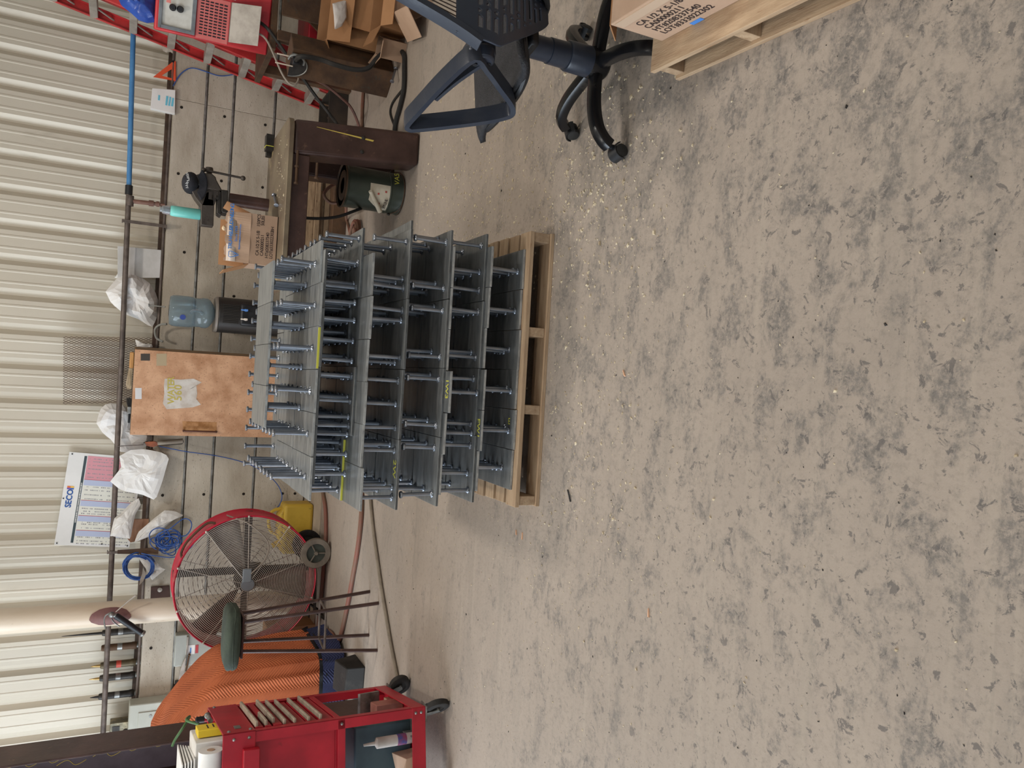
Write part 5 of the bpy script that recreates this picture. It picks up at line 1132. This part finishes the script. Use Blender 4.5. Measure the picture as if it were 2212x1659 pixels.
def cus(d):
    e = 4.; return (abs(d.x)**e+abs(d.y)**e+abs(d.z)**e)**(-1/e)*(1+.035*noise.noise(d*3.1))
MB().ball((-1.748, 5.262, .952), 1., 36, (.200, .160, .050), cus).build('cushion', green, so, smooth=70)
MB().tube([Vector((-1.748+.199*math.copysign(abs(math.cos(t))**.5, math.cos(t)), 5.262+.159*math.copysign(abs(math.sin(t))**.5, math.sin(t)), .950+.006*math.sin(t*3))) for t in [2*PI*i/48 for i in range(48)]], .004, 5, True).build('piping', green, so)
# machine under an orange quilted moving blanket
def quilt(name, c1, c2):
    m = mat(name, c1, c2, 3, .85, 0, 0, 20, .35, .7, (1, 1, 1), 0, None, sheen=.0); nt = m.node_tree; N = nt.nodes; L = nt.links; b = N['Principled BSDF']
    tc = N.new('ShaderNodeTexCoord'); sp = N.new('ShaderNodeSeparateXYZ'); L.new(tc.outputs['Object'], sp.inputs[0])
    def mt(op, a, c=None):
        q = N.new('ShaderNodeMath'); q.operation = op
        for i, v in enumerate((a, c)):
            if v is None: continue
            if isinstance(v, (int, float)): q.inputs[i].default_value = v
            else: L.new(v, q.inputs[i])
        return q.outputs[0]
    hx = mt('ADD', sp.outputs['X'], mt('MULTIPLY', sp.outputs['Y'], .8)); tri = mt('PINGPONG', hx, .11)
    w = mt('SINE', mt('MULTIPLY', mt('ADD', sp.outputs['Z'], mt('MULTIPLY', tri, .75)), 2*PI/.022))
    bp = N.new('ShaderNodeBump'); bp.inputs['Strength'].default_value = .5; bp.inputs['Distance'].default_value = .005; L.new(w, bp.inputs['Height']); L.new(bp.outputs[0], b.inputs['Normal']); return m
orange = quilt('orange_quilt', (198, 108, 66), (172, 90, 54)); navy = quilt('navy_quilt', (50, 56, 92), (42, 46, 78))
mc = thing('covered_machine', 'machine hidden under an orange quilted moving blanket with a dark hem', 'covered machine', (-2.75, 6.15, 0))
def drape(z0, hf, m, name, grow=0., seed=0, top=True, nn=96, rings=16):
    g = MB(); vs = []; cx, cy, hx, hy = -2.86, 6.20, .70+grow, .40+grow
    for j in range(rings+1):
        t = j/rings
        for i in range(nn):
            a = 2*PI*i/nn; e = .30; c, s_ = math.cos(a), math.sin(a); X = math.copysign(abs(c)**e, c); Y_ = math.copysign(abs(s_)**e, s_)
            if t < .62: tt = t/.62; sc = 1-.05*tt; zz = tt*.90
            else: tt = (t-.62)/.38; sc = .95*math.cos(tt*PI/2)**.55 if tt < 1 else 0; zz = .90+.10*math.sin(tt*PI/2)
            if not top: sc = 1; zz = t
            x = cx+X*hx*sc; y = cy+Y_*hy*sc; h = hf(x); z = z0+(h-z0)*zz
            f = 1+.018*math.sin(a*17+seed)*(1-t)+.012*math.sin(a*29+seed*2)*(1-t)
            nz_ = .012*noise.noise(Vector((x*4, y*4, z*4+seed)))
            vs.append(Vector((cx+(x-cx)*f+nz_, cy+(y-cy)*f+nz_, z+nz_*.5)))
    g.add(vs, [(j*nn+i, j*nn+(i+1) % nn, (j+1)*nn+(i+1) % nn, (j+1)*nn+i) for j in range(rings) for i in range(nn)])
    return g.build(name, m, mc, smooth=70)
hT = lambda x: 1.36 if x < -2.75 else 1.36-.46*((x+2.75)/.60)**1.25
drape(.20, hT, orange, 'orange_blanket')
drape(.17, lambda x: .225, black, 'dark_hem', .012, 1, False, 96, 2)
drape(.03, lambda x: .20, navy, 'navy_blanket', .02, 2, False, 96, 5)
MB().box((-3.5, 5.86, 0), (-2.25, 6.55, .15)).build('machine_base', dark_steel, mc, .01)
tr_ = MB().hexa([(-2.36, 5.40, 0), (-2.10, 5.38, 0), (-2.10, 5.66, 0), (-2.36, 5.68, 0)], [(-2.34, 5.46, .12), (-2.12, 5.44, .12), (-2.12, 5.64, .16), (-2.34, 5.66, .16)]).build('dark_bin', rubber, None, .008); tag(tr_, 'low dark bin on the floor between the stool and the trolley', 'bin')
# red tool trolley
N_ = Vector((-1.748, 3.837, 0)); e1 = Vector((-.21, .978, 0)).normalized(); e2 = Vector((-e1.y, e1.x, 0)); 
KM = Matrix((e2, e1, Vector((0, 0, 1)))).transposed().to_4x4(); KM = Matrix(((e2.x, e1.x, 0, N_.x), (e2.y, e1.y, 0, N_.y), (0, 0, 1, 0), (0, 0, 0, 1)))
trl = thing('tool_trolley', 'red steel tool trolley with drawers and castors at the left edge', 'tool trolley', N_)
KL, KW, KT = .70, .46, 1.15                                  # local: x to the left, y away from the camera
def kb(a, b, name, m, par=trl, bv=.003): return MB().box(a, b, KM).build(name, m, par, bv, 0)
for x, y in ((0, 0), (KW-.045, 0), (0, KL-.045), (KW-.045, KL-.045)):
    q = MB()
    q.box((x, y if y == 0 else y+.041, .13), (x+.05, y+.004 if y == 0 else y+.045, KT), KM); q.box((x if x == 0 else x+.041, y, .13), (x+.004 if x == 0 else x+.045, y+.05, KT), KM); q.build('corner_post', red, trl)
kb((0, 0, .13), (KW, KL, .137), 'bottom_shelf', red)
for a, b in (((0, -.002, .13), (KW, .004, .205)), ((0, KL-.004, .13), (KW, KL+.002, .205)), ((-.002, 0, .13), (.004, KL, .205)), ((KW-.004, 0, .13), (KW+.002, KL, .205))): kb(a, b, 'tray_edge', red)
kb((.01, .03, .585), (KW-.01, KL-.03, .605), 'cabinet_floor', red); kb((.03, .030, .605), (KW-.01, .036, 1.00), 'cabinet_end', red); kb((.03, KL-.036, .605), (KW-.01, KL-.03, 1.0), 'cabinet_end', red); kb((KW-.02, .03, .605), (KW-.012, KL-.03, 1.0), 'cabinet_back', red)
kb((0, .0, .56), (KW, .006, .60), 'cross_bar', red); kb((0, .05, .575), (.006, KL-.05, .605), 'cross_bar', red)
kb((0, 0, 1.00), (KW, KL, 1.012), 'tray_floor', red)
for a, b in (((-.004, -.004, 1.0), (KW, .004, KT)), ((-.004, KL-.004, 1.0), (KW, KL+.004, KT)), ((-.004, -.004, 1.0), (.004, KL, KT)), ((KW-.004, 0, 1.0), (KW+.004, KL, KT))): kb(a, b, 'top_tray_side', red)
zz = [(.955, .995), (.915, .95), (.865, .91), (.815, .86), (.745, .81), (.685, .74), (.61, .68)]
for i, (a, b) in enumerate(zz):
    pull = random.choice((0, .004, .012)); d_ = kb((.008-pull, .055, a), (.03, KL-.055, b-.004), 'drawer', red)
    q = MB(); L0, L1 = (.07, KL-.07) if i not in (1, 2) else ((.07, .30) if i == 1 else (.10, KL-.07)); q.box((-.016-pull, L0, b-.018), (.006, L1, b-.004), KM); q.build('grip', grey_grip, d_, .004)
kb((-.0055, .08, 1.055), (-.004, .15, 1.085), 'maker_plate', galv)
q = MB()
for x, y, z in ((-.0045, .03, 1.02), (-.0045, .03, 1.12), (-.0045, KL-.03, 1.12)): q.ball(KM @ Vector((x, y, z)), .009, 8)
for x, z in ((.025, .155), (.025, .185), (.025, 1.03), (.025, 1.10), (.16, 1.03), (.025, .58)): q.ball(KM @ Vector((x, -.004, z)), .008, 8)
q.build('rivets', galv, trl)
hq = MB(); hq.box((.07, -.05, .985), (.46, -.004, 1.06), KM); hq.build('push_bar_bracket', red, trl, .004)
for x, y, sw in ((.03, .035, .35), (.03, KL-.05, .9), (KW-.05, .035, .4), (KW-.05, KL-.05, .5)):
    c = KM @ Vector((x, y, 0)); f_ = Vector((math.cos(sw-.9), math.sin(sw-.9)-.35, 0)).normalized()*.045; ax_ = Vector((-f_.y, f_.x, 0)).normalized(); w = c+f_+Vector((0, 0, .062))
    co = MB().lathe([(.034, -.018), (.050, -.020), (.062, -.014), (.062, .014), (.050, .020), (.034, .018), (.034, -.018)], w, ax_, 28, False).build('castor', rubber, trl)
    MB().lathe([(0, -.014), (.034, -.016), (.036, 0), (.034, .016), (0, .014)], w, ax_, 20).build('castor_core', dark_steel, co)
    fk = MB()
    for s_ in (-1, 1):
        o_ = ax_*.026*s_; d2 = ax_*.0015; fd = f_.normalized()
        fk.hexa([w+o_-d2-fd*.013-Vector((0, 0, .013)), w+o_+d2-fd*.013-Vector((0, 0, .013)), w+o_+d2+fd*.013, w+o_-d2+fd*.013], [c+o_-d2-fd*.022+Vector((0, 0, .128)), c+o_+d2-fd*.022+Vector((0, 0, .128)), c+o_+d2+fd*.03+Vector((0, 0, .128)), c+o_-d2+fd*.03+Vector((0, 0, .128))])
    fk.cyl(w-ax_*.03, w+ax_*.03, .008, n=8); fk.box((-.04, -.04, .122), (.04, .04, .13), Matrix.Translation(c)); fk.build('castor_fork', galv, co)
def kp(x, y, z): return KM @ Vector((x, y, z))
def kthing(nm, lb, ct, x, y, z): return thing(nm, lb, ct, kp(x, y, z))
it = kthing('storage_case', 'dark teal case standing in the lower shelf of the trolley', 'case', .3, .2, .14); MB().box((.10, .20, .138), (.40, .42, .46), KM).build('case', mat('teal_case', (66, 84, 90), (54, 70, 78), 5, .5), it, .01)
it = kthing('cartridge', 'grey cartridge with white tip upright in the lower trolley shelf', 'cartridge', .16, .10, .14); MB().lathe([(.028, 0), (.028, .23), (.010, .24), (.006, .30), (0, .30)], kp(.17, .10, .138), n=18).build('tube', mat('cartridge_grey', (188, 182, 176), (168, 160, 152), 7, .6), it); MB().lathe([(.0285, .07), (.0285, .12)], kp(.17, .10, .138), n=18).build('print_band', mat('red_blue_band', (150, 70, 90), (70, 80, 140), 30, .6), it)
it = kthing('wood_offcut', 'flat wood offcut lying in the lower trolley shelf', 'wood', .2, .3, .14); MB().box((.05, .47, .138), (.42, .62, .165), KM).build('board', old_wood, it, .002, 0)
it = kthing('scrap_carton', 'crushed brown cardboard in the bottom of the trolley', 'box', .3, .1, .14); m = MB(); m.hexa([kp(.24, .03, .139), kp(.40, .03, .139), kp(.40, .17, .139), kp(.24, .17, .139)], [kp(.26, .05, .22), kp(.38, .02, .25), kp(.41, .15, .23), kp(.25, .18, .26)]).build('carton', card, it, .002, 0)
it = kthing('steel_channel', 'short grey steel channel lying at the front of the bottom trolley shelf', 'steel channel', .1, .1, .14); m = MB(); m.box((.06, .03, .139), (.16, .30, .145), KM); m.box((.06, .03, .145), (.066, .30, .19), KM); m.box((.154, .03, .145), (.16, .30, .19), KM); m.build('channel', galv, it)
it = kthing('angle_bracket', 'grey angle bracket poking out of the trolley side', 'bracket', .05, .5, .3); m = MB(); m.hexa([kp(-.01, .50, .23), kp(-.01, .53, .23), kp(.20, .53, .23), kp(.20, .50, .23)], [kp(-.02, .44, .36), kp(-.02, .45, .37), kp(.20, .47, .37), kp(.20, .45, .36)]).build('plate', galv, it)
it = kthing('drill_case', 'open red tool case with drill bits in the lower trolley shelf', 'tool case', .1, .4, .14); m = MB(); m.box((.03, .33, .139), (.12, .45, .30), KM); m.build('case', mat('pinkish_case', (188, 128, 112), (164, 104, 92), 7, .6), it, .006)
it = kthing('paper_roll', 'big white paper roll lying on the trolley tray', 'paper roll', .25, .2, 1.02); MB().cyl(kp(.07, .06, KT+.045), kp(.46, .10, KT+.045), .055, n=28).build('roll', paper, it); MB().cyl(kp(.068, .06, KT+.045), kp(.46, .10, KT+.045), .018, n=16).build('core', card, it)
it = kthing('paper_stack', 'sheaf of bright white papers on the trolley tray', 'papers', .3, .3, 1.02)
for i in range(5): MB().box((.10+.012*i, .10+.01*i, KT+.0+.012*i+.11), (.46, .48, KT+.005+.012*i+.11), KM @ Matrix.Rotation(.03*i-.06, 4, 'Z')).build('sheet', paper, it, smooth=0)
kb_ = MB(); kb_.box((.05, .14, 1.0135), (.46, .46, KT+.108), KM); tag(kb_.build('white_carton', paper, None, .006), 'white carton under the papers on the trolley tray', 'box')
it = kthing('yellow_box', 'small yellow box with black print on the trolley edge', 'box', .05, .3, 1.02); m = MB(); m.box((.010, .22, 1.013), (.045, .36, 1.24), KM); m.build('box', mat('yellow_card', (236, 204, 50), None, rough=.5), it, .003); 
for i in range(5): MB().box((.0085, .25+.012*(i % 2), 1.075+.028*i), (.010, .33, 1.081+.028*i), KM).build('print_line', print_ink, it)
it = kthing('hand_tool', 'shiny round steel knob tool lying on the trolley corner', 'tool', .02, .6, 1.15); MB().cyl(kp(.012, .42, KT+.012), kp(.012, .56, KT+.012), .012, n=12).ball(kp(.012, .57, KT+.013), .017, 12).build('tool', galv, it)
it = kthing('marker', 'black capped red marker standing at the far trolley corner', 'marker', .02, .62, 1.02); MB().lathe([(.016, 0), (.016, .16), (.014, .16)], kp(.04, .63, 1.013), n=14).build('barrel', red, it); MB().lathe([(.017, .16), (.017, .20), (.010, .205), (0, .205)], kp(.04, .63, 1.013), n=14).build('cap', black, it)
tag(MB().tube(smooth_path([kp(.06, .62, 1.20), kp(.04, .66, 1.26), PY(410, 1548, 4.55), PY(395, 1572, 4.5), PY(378, 1598, 4.5), PY(372, 1612, 4.5)], 6), .007, 7).build('green_cable', mat('green_cable', (76, 112, 66), None, rough=.5)), 'green cable sagging from the trolley corner towards the brown post', 'cable')
# brown post behind the trolley
bpst = thing('steel_post', 'brown steel post with chalk scribbles rising behind the trolley', 'post', (-2.16, 4.75, 0))
pa_, pb2 = PY(0, 1647, 4.62), PY(410, 1606, 4.62); xk = (pa_.x+pb2.x)/2
MB().box((xk-.012, 4.62, 0), (xk, 4.86, 5.38)).build('flange', brown_steel, bpst, .002); MB().box((xk-.19, 4.735, 0), (xk-.01, 4.745, 5.38)).build('web', mat('mauve_steel', (98, 88, 98), (80, 70, 78), 5, .5), bpst); MB().box((xk-.20, 4.62, 0), (xk-.19, 4.86, 5.38)).build('flange', brown_steel, bpst, .002)
m = MB(); random.seed(4)
for i in range(9):
    z = 1.35+.12*i+random.uniform(-.03, .03); x = xk-.04-.05*random.random(); m.tube(smooth_path([(x, 4.7335, z), (x-.02, 4.7335, z+.05), (x+.012, 4.7335, z+.09), (x-.01, 4.7335, z+.14)], 4), .0016, 4)
m.build('chalk_scribble', MATS['yellow_line'], bpst)
# hoses and conduit on the floor
def fl_h(pts, r, m, lb, z=None): tag(MB().tube(smooth_path([PZ(x, y, r) for x, y in pts], 6), r, 8).build('hose', m), lb, 'hose')
fl_h(((690, 1000), (697, 1060), (703, 1100), (704, 1160), (701, 1200), (698, 1240), (694, 1290), (690, 1330), (686, 1355), (682, 1372)), .017, hm, 'red hose running along the wall footing behind the stool')
fl_h(((775, 980), (780, 1040), (781, 1100), (777, 1150), (771, 1195), (763, 1240), (755, 1285), (746, 1330), (738, 1365), (733, 1382), (727, 1386), (722, 1380), (718, 1370), (708, 1362), (696, 1366), (685, 1378)), .018, hm, 'red hose curving across the floor past the stool feet')
fl_h(((795, 960), (798, 1040), (802, 1100), (807, 1150), (814, 1200), (824, 1270), (834, 1330), (844, 1390), (858, 1462)), .013, mat('grey_conduit', (140, 128, 112), (118, 106, 92), 9, .6), 'grey cable lying straight across the floor to the trolley castor')
# ------------------------------------------------------------------ litter: broken ceramic ferrules and weld crumbs
random.seed(99)
chip = mat('ceramic_chip', (208, 194, 166), (170, 152, 124), 30, .8)
def chips(n, fn, s0, s1, mb):
    for i in range(n):
        x, y = fn(); s_ = random.uniform(s0, s1)*(1 if random.random() < .85 else 1.7); a = random.random()*6.28; h = s_*random.uniform(.3, .7)
        c, sn = math.cos(a), math.sin(a); w = s_*random.uniform(.4, .9)
        P_ = [(-s_, -w), (s_*.8, -w*.7), (s_, w*.6), (-s_*.5, w)]
        b = [Vector((x+p*c-q*sn, y+p*sn+q*c, .0003)) for p, q in P_]; t_ = [Vector((x+.7*(p*c-q*sn), y+.7*(p*sn+q*c), h)) for p, q in P_]
        mb.hexa(b, t_)
def ga(cx, cy, sx, sy): return lambda: (random.gauss(cx, sx), random.gauss(cy, sy))
def uni(x0, x1, y0, y1): return lambda: (random.uniform(x0, x1), random.uniform(y0, y1))
mb = MB()
chips(620, ga(.95, 3.2, .28, .50), .0013, .0065, mb); chips(560, ga(1.15, 4.2, .32, .55), .0016, .0068, mb); chips(500, uni(-.6, 1.0, 2.25, 2.92), .0012, .0055, mb); chips(300, ga(.85, 2.6, .25, .25), .0015, .007, mb)
chips(260, ga(-.7, 2.7, .3, .5), .0010, .004, mb); chips(520, uni(-2.0, 1.3, .9, 5.2), .0010, .0042, mb); chips(180, ga(-.75, 4.2, .45, .7), .001, .004, mb)
keep = MB()
o = mb.build('ceramic_crumbs', chip, None, smooth=0); o['kind'] = 'stuff'; tag(o, 'pale broken ceramic crumbs scattered over the concrete floor', 'crumbs')
dk_ = MB(); chips(340, uni(-2.0, 1.4, .9, 5.0), .001, .0035, dk_); o = dk_.build('weld_grit', dark_steel, None, smooth=0); o['kind'] = 'stuff'; tag(o, 'dark weld grit scattered over the concrete floor', 'grit')
for x, y, a, l_, lb in ((1116, 1150, .3, .022, 'shorter pink wood splinter on the floor left of the plate pallet'), (1129, 1158, .1, .030, 'longer pink wood splinter on the floor left of the plate pallet'), (1402, 1324, .15, .028, 'lone orange wood splinter on the open floor left of centre'), (1349, 806, .6, .026, 'orange wood splinter on the floor in front of the pallet')):
    p = PZ(x, y, 0); l_ *= .55; R = Matrix.Translation(p) @ Matrix.Rotation(a, 4, 'Z')
    tag(MB().hexa([R @ Vector(q) for q in ((-l_, -.003, .0005), (l_, -.002, .0005), (l_, .003, .0005), (-l_, .003, .0005))], [R @ Vector(q) for q in ((-l_*.9, -.002, .006), (l_*.8, -.001, .005), (l_*.9, .002, .004), (-l_*.8, .002, .006))]).build('splinter', mat('pink_splinter', (226, 178, 144), None, rough=.8), None, smooth=0), lb, 'splinter')
m = MB().tube(smooth_path([PZ(1226, 1058, .004), PZ(1229, 1070, .005), PZ(1232, 1084, .004)], 4), .003, 6); tag(m.build('wire_bit', black), 'short black wire bit on the floor by the pallet corner', 'wire')
bc = MB(); chips(60, uni(.98, 1.5, 4.86, 5.2), .0015, .006, bc); bc.v = [v+Vector((0, 0, BZ)) for v in bc.v]
o = bc.build('bench_crumbs', chip, None, smooth=0); o['kind'] = 'stuff'; tag(o, 'pale ceramic crumbs lying along the front of the bench top', 'crumbs')
a, b = PZ(829, 536, .012), PZ(823, 574, .012); tag(MB().box((-.012, -.006, -.012), (.012, .006, .012), Matrix.Translation(a)).cyl(a, b, .011, n=8).build('yellow_stick', mat('bright_yellow', (222, 204, 74), None, rough=.5)), 'bright yellow stick on the floor behind the right side of the plate stack', 'stick')
a = PZ(858, 178, .0135); b = PY(866, 150, 5.44); ls = put('headed_stud', stud_me.copy(), studm); ls.location = b+Vector((0, 0, .0)); ls.rotation_euler = (a-b).to_track_quat('Z', 'Y').to_euler(); ls.location.z = max(.014, ls.location.z)
tag(ls, 'headed steel stud lying on the floor at the foot of the brown pedestal', 'stud')
